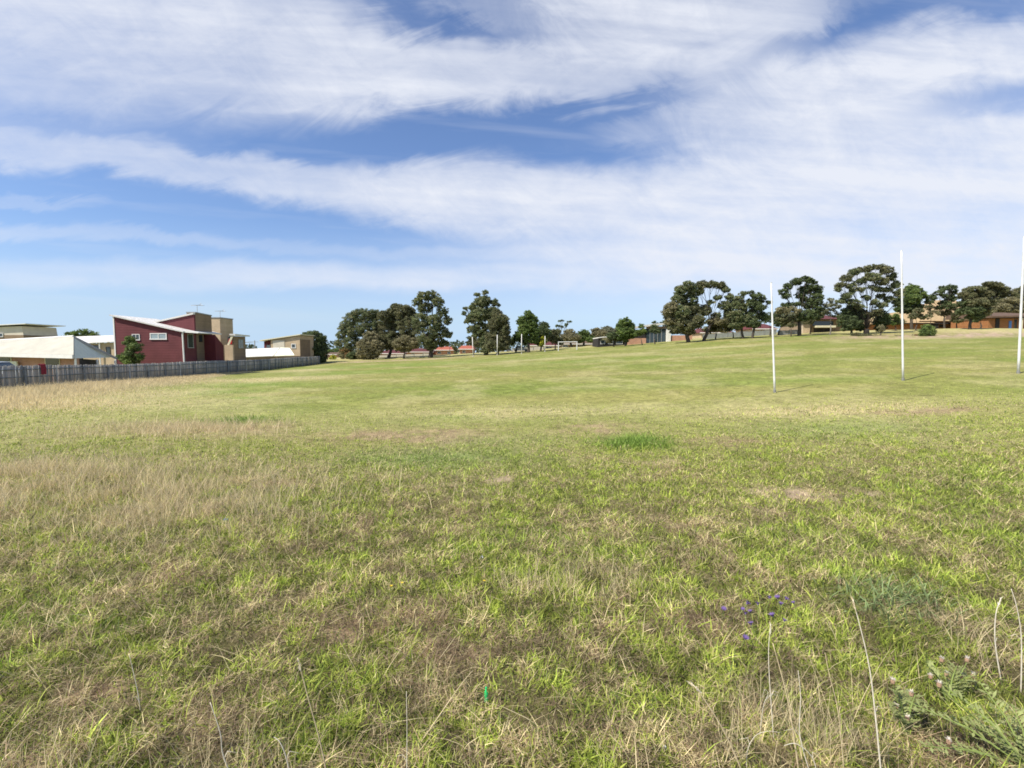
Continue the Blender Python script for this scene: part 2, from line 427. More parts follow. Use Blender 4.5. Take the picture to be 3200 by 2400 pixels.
patch_px = [  # (px, py, rx, ry, kind, amount)
    (120, 1262, 420, 30, 'straw', 1.0), (500, 1232, 200, 14, 'straw', .8), (850, 1185, 180, 7, 'straw', .9), (950, 1158, 90, 5, 'straw', .7),
    (330, 1540, 380, 110, 'straw', .55), (60, 1480, 160, 60, 'straw', .4),
    (1280, 1362, 240, 24, 'brown', 1.0), (1850, 1342, 120, 16, 'brown', 1.0), (650, 1340, 260, 20, 'brown', .8), (260, 1358, 120, 14, 'brown', .4),
    (2550, 1285, 420, 22, 'straw', .65), (2900, 1288, 180, 10, 'brown', .9), (1600, 1290, 500, 20, 'straw', .45),
    (2300, 1378, 130, 16, 'brown', .8), (1570, 1497, 55, 14, 'bare', .7), (2330, 1575, 80, 30, 'bare', .68), (2460, 1545, 130, 30, 'bare', .66), (2700, 1540, 60, 14, 'bare', .5), (2080, 1445, 60, 10, 'bare', .5),
    (880, 1520, 70, 10, 'brown', .9), (1150, 1640, 50, 40, 'brown', .6), (1950, 1620, 160, 40, 'brown', .35), (2100, 1480, 130, 20, 'brown', .6),
    (1180, 1950, 260, 55, 'brown', .85), (1400, 2020, 180, 50, 'brown', .8), (2180, 1960, 170, 50, 'brown', .7), (560, 1800, 90, 40, 'brown', .5),
    (290, 2170, 120, 50, 'brown', .9), (1450, 1640, 60, 40, 'brown', .6), (120, 2380, 160, 60, 'brown', .6), (2900, 2380, 300, 80, 'brown', .6), (2550, 2360, 200, 60, 'straw', .6),
    (560, 2000, 120, 50, 'brown', .4), (700, 2250, 200, 70, 'brown', .35), (1700, 2300, 300, 60, 'brown', .35), (900, 1700, 130, 30, 'brown', .45),
    (1985, 1378, 110, 20, 'lush', .9), (770, 1312, 65, 7, 'lush', .9), (770, 1245, 50, 3, 'lush', .8), (1420, 1305, 90, 6, 'lush', .4),
    (800, 1203, 200, 8, 'lush', .6), (1250, 1140, 300, 4, 'lush', .5), (1700, 1135, 200, 5, 'lush', .35), (1100, 1165, 200, 6, 'lush', .4), (700, 1225, 120, 8, 'lush', .5),
    (1350, 1430, 260, 35, 'blue', .7), (2650, 1340, 280, 30, 'blue', .45), (2780, 1860, 130, 60, 'blue', .8), (1500, 1380, 250, 25, 'blue', .3), (650, 1490, 150, 25, 'lush', .3),
    (2500, 1190, 300, 9, 'lush', .35), (2300, 1100, 250, 5, 'lush', .25), (3000, 1500, 250, 60, 'lush', .3), (1700, 1700, 260, 60, 'lush', .3),
    (100, 1950, 180, 70, 'lush', .4), (450, 1950, 150, 60, 'lush', .25), (3100, 1640, 150, 80, 'lush', .4), (2600, 1700, 200, 60, 'lush', .3), (700, 1950, 100, 50, 'lush', .2),
    (2950, 1050, 260, 7, 'bare', .9), (3150, 1045, 200, 10, 'bare', .9), (2850, 1058, 60, 4, 'straw', .7), (2700, 1052, 120, 4, 'brown', .7),
    (1750, 1120, 300, 3, 'straw', .5), (2250, 1085, 160, 3, 'straw', .7), (2150, 1118, 300, 3, 'straw', .35), (1300, 1124, 150, 2, 'bare', .7), (1120, 1132, 90, 2, 'bare', .6),
]
patches = []
for px, py, rx, ry, k, a in patch_px:
    c = on_ground(px, py); e = on_ground(px, py - ry); e2 = on_ground(px, py + ry)
    patches.append((c.x, c.y, max(0.15, rx * c.y / F), max(0.15, (e.y - e2.y) / 2), k, a))
def field(x, y):
    """returns dict of local cover weights"""
    w = {k: np.zeros_like(x) for k in ('straw', 'brown', 'lush', 'blue', 'bare')}
    jx = (fbm(x, y, 1.5, 3) - .5) * 2.4; jy = (fbm(x, y, 1.5, 9) - .5) * 2.4
    rag = fbm(x, y, 0.45, 211, 4)
    for cx, cy, rx, ry, k, a in patches:
        jj = min(1.0, ry / 2.0, rx / 2.0)
        d = ((x + jx * jj - cx) / rx) ** 2 + ((y + jy * jj - cy) / ry) ** 2
        g = a * np.exp(-d * 0.9)
        if k in ('bare', 'brown'): g = np.minimum(1, g * np.clip((rag - .30) * 5, .3, 1.5))
        w[k] = np.maximum(w[k], g)
    return w
COLS = {'green': (0.225, 0.31, 0.040), 'yellow': (0.42, 0.45, 0.10), 'straw': (0.66, 0.56, 0.31), 'brown': (0.31, 0.225, 0.14),
        'lush': (0.145, 0.25, 0.035), 'blue': (0.20, 0.27, 0.10), 'bare': (0.40, 0.30, 0.215), 'dark': (0.07, 0.10, 0.025)}
def cvec(k): return np.array(COLS[k])
def mow(x, y):      # 1 on the mown oval, 0 in the rough
    return np.clip((y + x * 0.10 + (fbm(x, y, 6, 40) - .5) * 9 - 9) / 17, 0, 1)
def ground_color(x, y):
    w = field(x, y)
    n1 = fbm(x, y, 3.0, 21)[:, None]; n2 = fbm(x * 0.35, y, 5.0, 31)[:, None]; n3 = fbm(x, y, 0.5, 51)[:, None]
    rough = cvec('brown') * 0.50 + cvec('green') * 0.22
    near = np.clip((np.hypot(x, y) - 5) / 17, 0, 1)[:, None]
    rough = rough * (0.25 + 0.45 * n3) * (1 - near) + (cvec('green') * .42 + cvec('straw') * .22 + cvec('brown') * .2) * (.75 + .4 * n3) * near  # near soil tone darkened for shade under the thatch, lighter farther out
    t = np.clip((n2 - .28) * 2.4, 0, 1)
    oval = np.array((.178, .212, .048)) * (1 - t) + np.array((.245, .235, .076)) * t
    t3 = np.clip((n1 - .52) * 2.0, 0, .28); oval = oval * (1 - t3) + (cvec('straw') * .72) * t3
    oval = oval * (0.74 + 0.26 * n3 + .28 * fbm(x, y, 1.3, 71)[:, None])
    m = mow(x, y)[:, None]
    c = rough * (1 - m) + oval * m
    for k, tgt in (('straw', cvec('straw') * .75), ('brown', cvec('brown')), ('lush', cvec('lush')), ('blue', cvec('blue')), ('bare', cvec('bare'))):
        ww = (w[k] * (0.85 if k != 'bare' else 1.0))[:, None]
        c = c * (1 - ww) + tgt * ww
    # verge and yards outside the oval: dry ground
    r = np.hypot(x, y); f = np.clip((r - 118) / 12, 0, 1)[:, None] * 0.5
    c = c * (1 - f) + (cvec('straw') * .8 + cvec('green') * .1) * f
    return c

def make_ground():
    ang = np.concatenate([np.linspace(-62, 62, 520), np.linspace(62, 298, 60)[1:-1]])
    rad = np.concatenate([[0.0], np.geomspace(0.6, 2600, 330)])
    a = np.radians(ang)
    na, nr = len(a), len(rad)
    RR, AA = np.meshgrid(rad, a, indexing='ij')
    x = (RR * np.sin(AA)).ravel(); y = (RR * np.cos(AA)).ravel()
    z = terrain(x, y)
    rr = np.hypot(x, y)
    z = z + (fbm(x, y, 1.2, 77) - .5) * 0.05 * np.clip(1 - rr / 60, 0, 1) + (fbm(x, y, 7, 78) - .5) * 0.12 * np.clip(rr / 20, 0, 1) * np.clip(1 - (rr - 60) / 60, 0, 1)
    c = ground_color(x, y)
    i = np.arange(nr - 1)[:, None]; j = np.arange(na)[None, :]; j2 = (j + 1) % na
    f = np.stack([i * na + j, i * na + j2 + 0 * i, (i + 1) * na + j2, (i + 1) * na + j + 0 * i], axis=-1).reshape(-1, 4)[:, ::-1]
    m, n, L, b, o = mat_new('paddock_ground')
    at = n.new('ShaderNodeAttribute'); at.attribute_name = 'tone'
    t = n.new('ShaderNodeTexCoord')
    def nz(s, d, st=(1, 1, 1)):
        mp = n.new('ShaderNodeMapping'); mp.inputs['Scale'].default_value = st; L.new(t.outputs['Object'], mp.inputs[0])
        q = n.new('ShaderNodeTexNoise'); q.inputs['Scale'].default_value = s; q.inputs['Detail'].default_value = d; q.inputs['Roughness'].default_value = .65
        L.new(mp.outputs[0], q.inputs[0]); return q.outputs[0]
    f1 = nz(4.0, 9); f2 = nz(1.3, 8); f3 = nz(14, 5)
    ad = n.new('ShaderNodeMath'); ad.operation = 'MULTIPLY_ADD'; L.new(f1, ad.inputs[0]); ad.inputs[1].default_value = .5
    ad2 = n.new('ShaderNodeMath'); ad2.operation = 'MULTIPLY_ADD'; L.new(f2, ad2.inputs[0]); ad2.inputs[1].default_value = .3
    ad3 = n.new('ShaderNodeMath'); ad3.operation = 'MULTIPLY'; L.new(f3, ad3.inputs[0]); ad3.inputs[1].default_value = .2
    L.new(ad3.outputs[0], ad2.inputs[2]); L.new(ad2.outputs[0], ad.inputs[2])
    r = n.new('ShaderNodeMapRange'); L.new(ad.outputs[0], r.inputs[0]); r.inputs[1].default_value = .35; r.inputs[2].default_value = .65; r.inputs[3].default_value = .45; r.inputs[4].default_value = 1.5
    mx = n.new('ShaderNodeMix'); mx.data_type = 'RGBA'; mx.blend_type = 'MULTIPLY'; mx.inputs[0].default_value = 1
    L.new(at.outputs['Color'], mx.inputs[6]); L.new(r.outputs[0], mx.inputs[7]); L.new(mx.outputs[2], b.inputs['Base Color'])
    b.inputs['Roughness'].default_value = .95; b.inputs['Specular IOR Level'].default_value = .1
    bp = n.new('ShaderNodeBump'); bp.inputs['Strength'].default_value = .8; bp.inputs['Distance'].default_value = .06; L.new(ad.outputs[0], bp.inputs['Height']); L.new(bp.outputs[0], b.inputs['Normal'])
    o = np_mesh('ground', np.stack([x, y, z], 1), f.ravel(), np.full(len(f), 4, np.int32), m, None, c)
    o.data.polygons.foreach_set("use_smooth", [True] * len(o.data.polygons))
    tag(o, 'sloping grassy paddock and mown sports field', 'ground', kind='structure')
    return o
make_ground()
def gz(x, y):
    """ground height including the small bumps"""
    x = np.atleast_1d(np.asarray(x, float)); y = np.atleast_1d(np.asarray(y, float)); rr = np.hypot(x, y)
    return terrain(x, y) + (fbm(x, y, 1.2, 77) - .5) * 0.05 * np.clip(1 - rr / 60, 0, 1) + (fbm(x, y, 7, 78) - .5) * 0.12 * np.clip(rr / 20, 0, 1) * np.clip(1 - (rr - 60) / 60, 0, 1)
def gz1(x, y): return float(gz(x, y)[0])

# ------------------------------------------------------------------ grass
def blades(base, h, w, lean_dir, lean, curl, tone, seg):
    """vectorised tapered blades: base (n,3), heights, widths, heading, lean (0 upright .. 1 flat), curl"""
    n = len(h)
    face = rng.uniform(0, 2 * np.pi, n)
    sx, sy = np.cos(face), np.sin(face)
    dx, dy = np.cos(lean_dir), np.sin(lean_dir)
    V_, C_ = [], []
    for i in range(seg + 1):
        t = i / seg
        ang = lean * 1.45 + curl * t
        ang = np.clip(ang, 0, 1.9)
        fr = t
        hx = h * fr * np.sin(ang); hz = h * fr * np.cos(ang)
        cx = base[:, 0] + dx * hx; cy = base[:, 1] + dy * hx; cz = base[:, 2] + hz
        ww = w * (1 - t) ** 0.7 * 0.5 if i else w * 0.5 * 0.8
        shade = 1.0
        if i < seg:
            V_.append(np.stack([cx - sx * ww, cy - sy * ww, cz], 1)); V_.append(np.stack([cx + sx * ww, cy + sy * ww, cz], 1))
            C_ += [tone * shade, tone * shade]
        else:
            V_.append(np.stack([cx, cy, cz], 1)); C_.append(tone)
    k = 2 * seg + 1
    verts = np.stack(V_, 1).reshape(-1, 3); cols = np.stack(C_, 1).reshape(-1, 3)
    idx = (np.arange(n) * k)[:, None]
    loc = []; tot = []
    for i in range(seg - 1):
        loc += [2 * i, 2 * i + 1, 2 * i + 3, 2 * i + 2]; tot.append(4)
    loc += [2 * seg - 2, 2 * seg - 1, 2 * seg]; tot.append(3)
    return verts, (idx + np.array(loc)[None, :]).ravel(), np.tile(np.array(tot, np.int32), n), cols

def scatter(n, y0, y1, power):
    """ground points in a wedge wider than the view; density falls as Y**-power"""
    u = rng.uniform(0, 1, n)
    if power == 1: Y = y0 + (y1 - y0) * u
    else:
        e = 2 - power
        Y = (y0 ** e + (y1 ** e - y0 ** e) * u) ** (1 / e) if abs(e) > 1e-6 else y0 * (y1 / y0) ** u
    X = rng.uniform(-1.22, 1.22, n) * (Y + 1.0)
    return X, Y

def grass_band(name, n, y0, y1, power, seg, wk, label, fade_in=None, fade_out=None):
    X, Y = scatter(n, y0, y1, power)
    pr = np.ones(n)
    if fade_in: pr = pr * np.clip((Y - fade_in[0]) / (fade_in[1] - fade_in[0]), 0, 1)
    if fade_out: pr = pr * np.clip((fade_out[1] - Y) / (fade_out[1] - fade_out[0]), 0, 1)
    kk = rng.uniform(0, 1, n) < pr
    X, Y = X[kk], Y[kk]; n = len(X)
    # gather blades into tussocks
    cl = fbm(X, Y, 0.35, 91, 3)
    keep = rng.uniform(0, 1, n) < np.clip(0.6 + (cl - .38) * 2.6, .45, 1)
    X, Y = X[keep], Y[keep]
    # none on the fence line and behind it
    fx = FX(Y)
    k2 = X > fx + 0.3
    X, Y = X[k2], Y[k2]; n = len(X)
    w = field(X, Y); m = mow(X, Y)
    big = fbm(X, Y, 1.6, 61, 3); mid = fbm(X, Y, 0.6, 62, 3)
    fin = fbm(X, Y, 0.16, 64, 2)
    pg = np.clip(0.60 + (big - .5) * .85 + (mid - .5) * .9 + (fin - .5) * 1.4 + 0.20 * m + .12 * np.clip((Y - 6) / 6, 0, 1), 0.08, .95)
    pg = pg * (1 - .8 * w['straw']) * (1 - .80 * w['brown']) * (1 - .75 * w['bare'])
    pg = np.maximum(pg, np.maximum(w['lush'], w['blue']) * .97)
    boost = 1.04
    r = rng.uniform(0, 1, n)
    kind = np.where(r < pg, 0, np.where(r < pg + (1 - pg) * (0.50 + .45 * w['straw'] + .2 * m - .25 * w['brown']), 1, 2))   # green, straw, brown
    # some bare soil shows
    keep = ~((w['bare'] > .3) & (rng.uniform(0, 1, n) < w['bare'] * .72))
    tone = np.zeros((n, 3))
    v = rng.uniform(0, 1, (n, 1)); q = rng.uniform(.65, 1.4, (n, 1))
    g = cvec('green') * 1.1 * (1 - v) + cvec('yellow') * 1.05 * v
    g = g * (1 - w['lush'][:, None] * .8) + cvec('lush') * 1.1 * w['lush'][:, None] * .8
    g = g * (1 - w['blue'][:, None] * .7) + cvec('blue') * w['blue'][:, None] * .7
    dk = (rng.uniform(0, 1, (n, 1)) < .16)
    g = np.where(dk, cvec('dark') * 1.2, g)
    s = cvec('straw') * (1 - v * .35) + cvec('brown') * v * .35
    b = cvec('brown') * (1.0 - .4 * v) + np.array((.05, .03, .02)) * v
    tone = np.where((kind == 0)[:, None], g, np.where((kind == 1)[:, None], s, b)) * q
    h = np.where(kind == 0, rng.gamma(4, .024, n), np.where(kind == 1, rng.gamma(3, .036, n), rng.gamma(3, .030, n)))
    h = h * (1 - .62 * m) * (1 + .7 * w['lush'] * (1 - m) + .9 * w['straw']) * (1 - .55 * w['bare'])
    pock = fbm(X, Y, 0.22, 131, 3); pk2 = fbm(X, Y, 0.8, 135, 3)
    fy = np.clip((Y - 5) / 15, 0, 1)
    tone = tone * ((0.50 + .86 * np.clip((pock - .3) * 2.4, 0, 1)) * (1 - fy) + fy * 1.06)[:, None] * boost * ((.90 + .26 * pk2) * (1 - fy) + fy)[:, None]  # clump tone varies; its dark pockets imitate shaded gaps, fading with distance
    h = h * (0.82 + .42 * big) * (.6 + .8 * pock) * (.82 - .30 * fy * (1 - w['straw']))
    wd = np.where(kind == 0, rng.uniform(.007, .016, n), np.where(kind == 1, rng.uniform(.003, .010, n), rng.uniform(.005, .011, n)))
    wd = wd * np.where((kind == 0) & (rng.uniform(0, 1, n) < .05), 2.1, 1.0)
    wd = wd * wk * (np.maximum(Y, 4) / 5) ** 0.62
    lean = np.where(kind == 0, rng.beta(1.7, 2.4, n), np.where(kind == 1, rng.beta(1.5, 1.1, n), rng.beta(1.8, .9, n)))
    lean = np.where((kind == 1) & (w['straw'] > .35), lean * .35, lean)
    curl = rng.uniform(-.1, .9, n) * np.where(kind == 0, 1, .6)
    base = np.stack([X, Y, gz(X, Y) - .01 + np.where((kind != 0) & (lean > .5), rng.uniform(.01, .09, n), 0)], 1)
    sel = keep
    vv, ff, tt, cc = blades(base[sel], h[sel], wd[sel], rng.uniform(0, 2 * np.pi, n)[sel], lean[sel], curl[sel], tone[sel], seg)
    o = np_mesh(name, vv, ff, tt, M['blade'], None, cc)
    tag(o, label, 'grass', kind='stuff')
    return o

FA = Wp(0, 1225, 32.5); FB = Wp(1000, 1137, 105)
def FX(Y): return FA.x + (FB.x - FA.x) * (Y - FA.y) / (FB.y - FA.y)

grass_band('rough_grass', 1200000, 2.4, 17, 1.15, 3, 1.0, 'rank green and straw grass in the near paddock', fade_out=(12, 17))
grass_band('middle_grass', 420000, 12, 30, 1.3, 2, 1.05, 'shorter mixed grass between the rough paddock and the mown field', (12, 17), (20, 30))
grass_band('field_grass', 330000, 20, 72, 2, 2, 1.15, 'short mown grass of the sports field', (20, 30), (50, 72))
def tall_grass():
    B_, H_, W_, L_, D_, T_ = [], [], [], [], [], []
    def add(x, y, h, w, lean, tone, ld=None):
        n = len(x)
        B_.append(np.stack([x, y, gz(x, y) - .02], 1)); H_.append(h); W_.append(w); L_.append(lean)
        D_.append(rng.uniform(0, 6.28, n) if ld is None else ld); T_.append(tone)
    def straws(n):
        v = rng.uniform(0, 1, (n, 1))
        return ((1 - v) * np.array((.84, .72, .44)) + v * np.array((.70, .57, .35))) * rng.uniform(.6, 1.25, (n, 1))
    # beside the fence
    n = 150000; Y = rng.uniform(22, 68, n); off = rng.gamma(2.2, 1.9, n)
    wdt = np.clip((64 - Y) / 30, .12, 1.4)
    X = FX(Y) + .5 + off * wdt; k = rng.uniform(0, 1, n) < .35 + .65 * vnoise(X / 1.5, Y / 1.5, 5)
    X, Y, off = X[k], Y[k], off[k]; n = len(X)
    add(X, Y, rng.gamma(9, .048, n) * np.clip(1.2 - off / 11, .3, 1.1) * np.clip((80 - Y) / 45, .3, 1), .022 * (Y / 30) ** .5 * rng.uniform(.5, 1.3, n), rng.beta(1.4, 5, n), straws(n))
    # tall seeding patch on the left
    for px, py, sx, sy, n, hh in ((330, 1560, 4.4, 2.4, 8500, .050), (60, 1500, 2.0, 1.6, 4500, .050), (600, 1600, 2.0, 1.3, 2500, .038), (1850, 1830, .8, .5, 900, .028), (560, 1345, 4, 1.6, 5000, .04), (2560, 2380, .45, .30, 420, .050), (2420, 2250, .3, .25, 180, .045), (3080, 2050, .3, .4, 160, .04), (1650, 1850, .9, .4, 500, .03), (650, 2430, .5, .25, 90, .042), (900, 2400, .5, .25, 60, .04), (180, 2430, .4, .25, 80, .042), (1480, 2420, .5, .2, 50, .035), (2150, 2420, .3, .2, 60, .045), (2350, 2400, .3, .2, 120, .045)):
        c = on_ground(px, py, y0=1.5); X = rng.normal(c.x, sx * .6, n); Y = rng.normal(c.y, sy * .6, n)
        k = (Y > 1.6) & (vnoise(X / .5, Y / .5, 15) > .28); X, Y = X[k], Y[k]; n = len(X)
        add(X, Y, rng.gamma(8, hh, n), rng.uniform(.003, .007, n) * (np.maximum(Y, 4) / 5) ** .7, rng.beta(1.5, 6, n), straws(n) * .95)
    # fallen stems everywhere in the foreground
    n = 5200; X, Y = scatter(n, 2.4, 12, 1); 
    add(X, Y, rng.gamma(5, .055, n), rng.uniform(.004, .008, n), rng.beta(2.4, 1.6, n), straws(n))
    base = np.concatenate(B_); h = np.concatenate(H_); w = np.concatenate(W_); ln = np.concatenate(L_)
    vv, ff, tt, cc = blades(base, h, w, np.concatenate(D_), ln, rng.uniform(0, .5, len(h)), np.concatenate(T_), 3)
    o = np_mesh('tall_dry_grass', vv, ff, tt, M['blade'], None, cc)
    tag(o, 'tall dry straw coloured grass beside the fence and in clumps', 'grass', kind='stuff')
tall_grass()
def tussock(px, py, rx, ry, n, hh, col_, label):
    c = on_ground(px, py); X = rng.normal(c.x, rx, n); Y = rng.normal(c.y, ry, n)
    tn = np.array(col_) * rng.uniform(.5, 1.4, (n, 1))
    vv, ff, tt, cc = blades(np.stack([X, Y, gz(X, Y) - .02], 1), rng.gamma(7, hh, n), rng.uniform(.012, .026, n), rng.uniform(0, 6.28, n), rng.beta(1.5, 3, n), rng.uniform(.1, .9, n), tn, 3)
    o = np_mesh('grass_tussock', vv, ff, tt, M['blade'], None, cc); tag(o, label, 'grass tussock')
tussock(1985, 1388, .50, .42, 1250, .036, (.21, .32, .06), 'lush green grass tussock in the middle of the paddock, left of the nearest goal post')
tussock(750, 1318, .9, .5, 900, .030, (.19, .30, .05), 'flat bright green grass tussock in the left half of the field below the fence')
tussock(2790, 1880, .32, .26, 600, .026, (.22, .29, .12), 'blue green grass tussock to the right of the purple flowers')
# ------------------------------------------------------------------ paling fence
def make_fence():
    root = empty('paling_fence', (FA.x, FA.y, tz(FA.x, FA.y)),
                 'long weathered grey timber paling fence between the paddock and the houses', 'fence')
    a = FA + (FA - FB) * 0.16
    d = (FB - a); d.z = 0; Lt = d.length; d.normalize(); nrm = Vector((d.y, -d.x, 0))      # towards the field
    pal = MB(); rail = MB()
    x = 0.0
    cols = []
    while x < Lt:
        p = a + d * x; g = tz(p.x, p.y)
        w = 0.115
        h = 1.74 + random.uniform(-.035, .035) + 0.05 * math.sin(x * .21)
        ln = random.gauss(0, .012)
        q = p + d * w
        t = 0.016
        off = random.uniform(0, .015)
        b0, b1 = p + nrm * off, q + nrm * off
        t0 = b0 + d * ln * h; t1 = b1 + d * ln * h
        n0 = b0 - nrm * t; n1 = b1 - nrm * t; m0 = t0 - nrm * t; m1 = t1 - nrm * t
        Z = lambda v, z: (v.x, v.y, z)
        n_before = len(pal.v)
        pal.hexa([Z(b0, g), Z(b1, g), Z(n1, g), Z(n0, g), Z(t0, g + h), Z(t1, g + h), Z(m1, g + h), Z(m0, g + h)])
        v = random.uniform(.65, 1.25); tint = random.choice([(.34, .33, .31), (.36, .34, .30), (.29, .30, .29), (.42, .38, .33)])
        cols += [[c * v for c in tint]] * (len(pal.v) - n_before)
        x += w + random.choice([.004, .008, .012])
    vs = np.array([tuple(Vector(q) - root.location) for q in pal.v])
    ff = np.array(pal.f)
    np_mesh('palings', vs, ff.ravel(), np.full(len(ff), 4, np.int32), M['old_timber'], root, np.array(cols))
    # field side: rails and posts
    step = 2.7; k = 0
    while k * step < Lt:
        p = a + d * (k * step) + nrm * 0.10; g = tz(p.x, p.y)
        ln = d * random.gauss(0, .03)
        post = MB(); s = .055
        hh = 1.70 + random.uniform(-.15, .12)
        c = [(p + d * i + nrm * j) for i, j in ((-s, -s * .7), (s, -s * .7), (s, s * .7), (-s, s * .7))]
        post.hexa([(q.x, q.y, g) for q in c] + [(q.x + ln.x, q.y + ln.y, g + hh) for q in c])
        post.build('post', M['timber_post'] if k % 3 else M['timber_post_pale'], root)
        k += 1
    for hz in (0.35, 0.95, 1.5):
        r = MB(); pts_ = []
        for i in range(int(Lt / 2.7) + 1):
            p = a + d * min(Lt, i * 2.7) + nrm * 0.05
            pts_.append(Vector((p.x, p.y, tz(p.x, p.y) + hz + random.uniform(-.03, .03))))
        r.tube(pts_, 0.035, 4); r.build('rail', M['timber_post'], root)
M['old_timber'] = tone_mat('weathered_palings', 0, 0.9)
M['timber_post'] = plain('grey_timber', (0.20, 0.22, 0.23), .9, .3, 5)
M['timber_post_pale'] = plain('pale_grey_timber', (0.40, 0.42, 0.42), .9, .3, 5)
make_fence()

def P(px, py, Y): return Wp(px, py, Y)
def root_at(name, px, Y, label, cat, group=None, py=None):
    u, v = pixdir(px, 1100)
    x = u * Y
    return empty(name, (x, Y, tz(x, Y)), label, cat, group)
def X_(px, Y): return pixdir(px, 1100)[0] * Y
def Z_(py, Y): return EYE + pixdir(1600, py)[1] * Y

def window(root, x0, x1, y, z0, z1, axis='y', frame='white_metal', pane='glass', mull=1, fw=0.07, side=-1):
    """framed window standing proud of a wall; axis 'y' = wall facing -Y, 'x' = wall facing +X (then x0,x1 are y values and y is x)"""
    f = MB(); g = MB()
    def bx(m, a0, a1, d0, d1, b0, b1):
        if axis == 'y': m.box(a0, a1, y + d0, y + d1, b0, b1)
        else: m.box(y - d1, y - d0, a0, a1, b0, b1)
    bx(f, x0, x1, -.07, .02, z1 - fw, z1); bx(f, x0 - .03, x1 + .03, -.11, .02, z0 - .02, z0 + fw)
    bx(f, x0, x0 + fw, -.07, .02, z0 + fw, z1 - fw); bx(f, x1 - fw, x1, -.07, .02, z0 + fw, z1 - fw)
    for i in range(1, mull + 1):
        c = x0 + (x1 - x0) * i / (mull + 1); bx(f, c - fw * .4, c + fw * .4, -.065, .02, z0 + fw, z1 - fw)
    bx(g, x0 + fw, x1 - fw, -.03, -.01, z0 + fw, z1 - fw)
    fo = f.build('window', M[frame], root); 
    me = g.build('pane', M[pane], None)
    # reparent the pane as a sub-part
    off = root.location
    me.data.transform(Matrix.Translation(-off)); me.parent = fo
    return fo

# ------------------------------------------------------------------ red house with the towers
def red_house():
    Y = 58.0; x0 = X_(362, Y); x1 = X_(579, Y); zl = Z_(989, Y); zr = Z_(1040, Y); g = -0.6
    r = root_at('red_house', 470, Y + 4, 'two-storey house clad in deep red boards with a sloping white roof behind the fence', 'house')
    b = MB(); b.prism([(x0, Y, g), (x1, Y, g), (x1, Y, zr), (x0, Y, zl)], (0, 1.9, 0)); b.prism([(x0 + .01, Y + 1.9, g), (x1 - 3, Y + 1.9, g), (x1 - 3, Y + 1.9, zr + .6), (x0 + .01, Y + 1.9, zl - .02)], (0, 5, 0)); b.build('wall', M['red_clad'], r)
    # roof, overhanging to the right
    xr = X_(624, Y); zrr = zr - (zl - zr) * (xr - x1) / (x1 - x0) * .25
    rf = MB(); t = .15
    rf.prism([(x0 - .25, Y - .35, zl + .06), (x1 + .1, Y - .35, zr + .03), (x1 + .1, Y - .35, zr + .03 + t), (x0 - .25, Y - .35, zl + .06 + t)], (0, 7.6, 0))
    rf.build('roof', M['white_roof'], r)
    rf = MB(); rf.prism([(x1 + .1, Y - .1, zr + .03), (xr, Y - .1, zrr + .03), (xr, Y - .1, zrr + .15), (x1 + .1, Y - .1, zr + .25)], (0, 1.9, 0)); rf.build('eave', M['white_metal'], r)
    window(r, X_(416, Y), X_(440, Y), Y, Z_(1063, Y), Z_(1044, Y), mull=1)
    window(r, X_(472, Y), X_(524, Y), Y, Z_(1061, Y), Z_(1041, Y), mull=1, fw=.1, pane='pale_glass')
    dp = MB(); dp.tube([(x1 - .15, Y - .1, zr), (x1 - .15, Y - .12, zr - .3), (x1 - .08, Y - .12, g)], .1, 6); dp.build('downpipe', M['white_metal'], r)
    cs = MB(); cs.box(x0 - .13, x0 + .02, Y - .05, Y + .1, g, zl + .05); cs.build('corner_trim', M['white_metal'], r)
    # side wall recess window on the shaded side
    window(r, Y + .45, Y + 1.5, x1, Z_(1087, Y), Z_(1043, Y), axis='x', frame='steel', mull=0)
    # rear wing rising to the tower
    Y2 = 61.5; xa = X_(505, Y2); xb = X_(608, Y2); zt = Z_(981, Y2)
    w = MB(); xb = X_(609, 60.6) - .02; w.prism([(xa, 60.75, 1), (xb, 60.75, 1), (xb, 60.75, zt - .12), (xa, 60.75, Z_(1012, Y2))], (0, 1.4, 0))
    w.build('rear_wall', M['red_clad'], r)
    w = MB(); w.prism([(xa - .9, 60.6, Z_(1014, Y2)), (xb - .01, 60.6, zt - .12), (xb - .01, 60.6, zt + .08), (xa - .9, 60.6, Z_(1010, Y2))], (0, 1.7, 0)); w.build('rear_roof', M['white_roof'], r)
    # brown tower
    tx1 = X_(609, 60.6); tw = MB(); ty1 = tx1 / X_(665, 1.0)
    ztop = Z_(977, 60.6)
    tw.prism([(tx1, 61.0, g), (tx1, ty1, g), (tx1, ty1, ztop - .15), (tx1, 61.0, ztop)], (-1.1, 0, 0)); tw.build('tower', M['brown_brick'], r)
    cap = MB(); cap.prism([(tx1 + .06, 60.95, ztop), (tx1 + .06, ty1 + .06, ztop - .15), (tx1 + .06, ty1 + .06, ztop - .02), (tx1 + .06, 60.95, ztop + .13)], (-1.2, 0, 0)); cap.build('tower_cap', M['steel'], r)
    window(r, 61.5, 62.1, tx1, Z_(1068, 61.5), Z_(1047, 61.5), axis='x', frame='dark', mull=0, fw=.05)
    # red fin wall
    fx = X_(674, 62.5); fy = fx / X_(699, 1.0)
    fn = MB(); fn.prism([(fx, 62.5, g), (fx, fy, g), (fx, fy, Z_(1079, fy)), (fx, 62.5, Z_(1046, 62.5))], (-1.5, 0, 0)); fn.build('fin_wall', M['red_dark'], r)
    return r, tx1, ztop
rh, tower_x, tower_z = red_house()

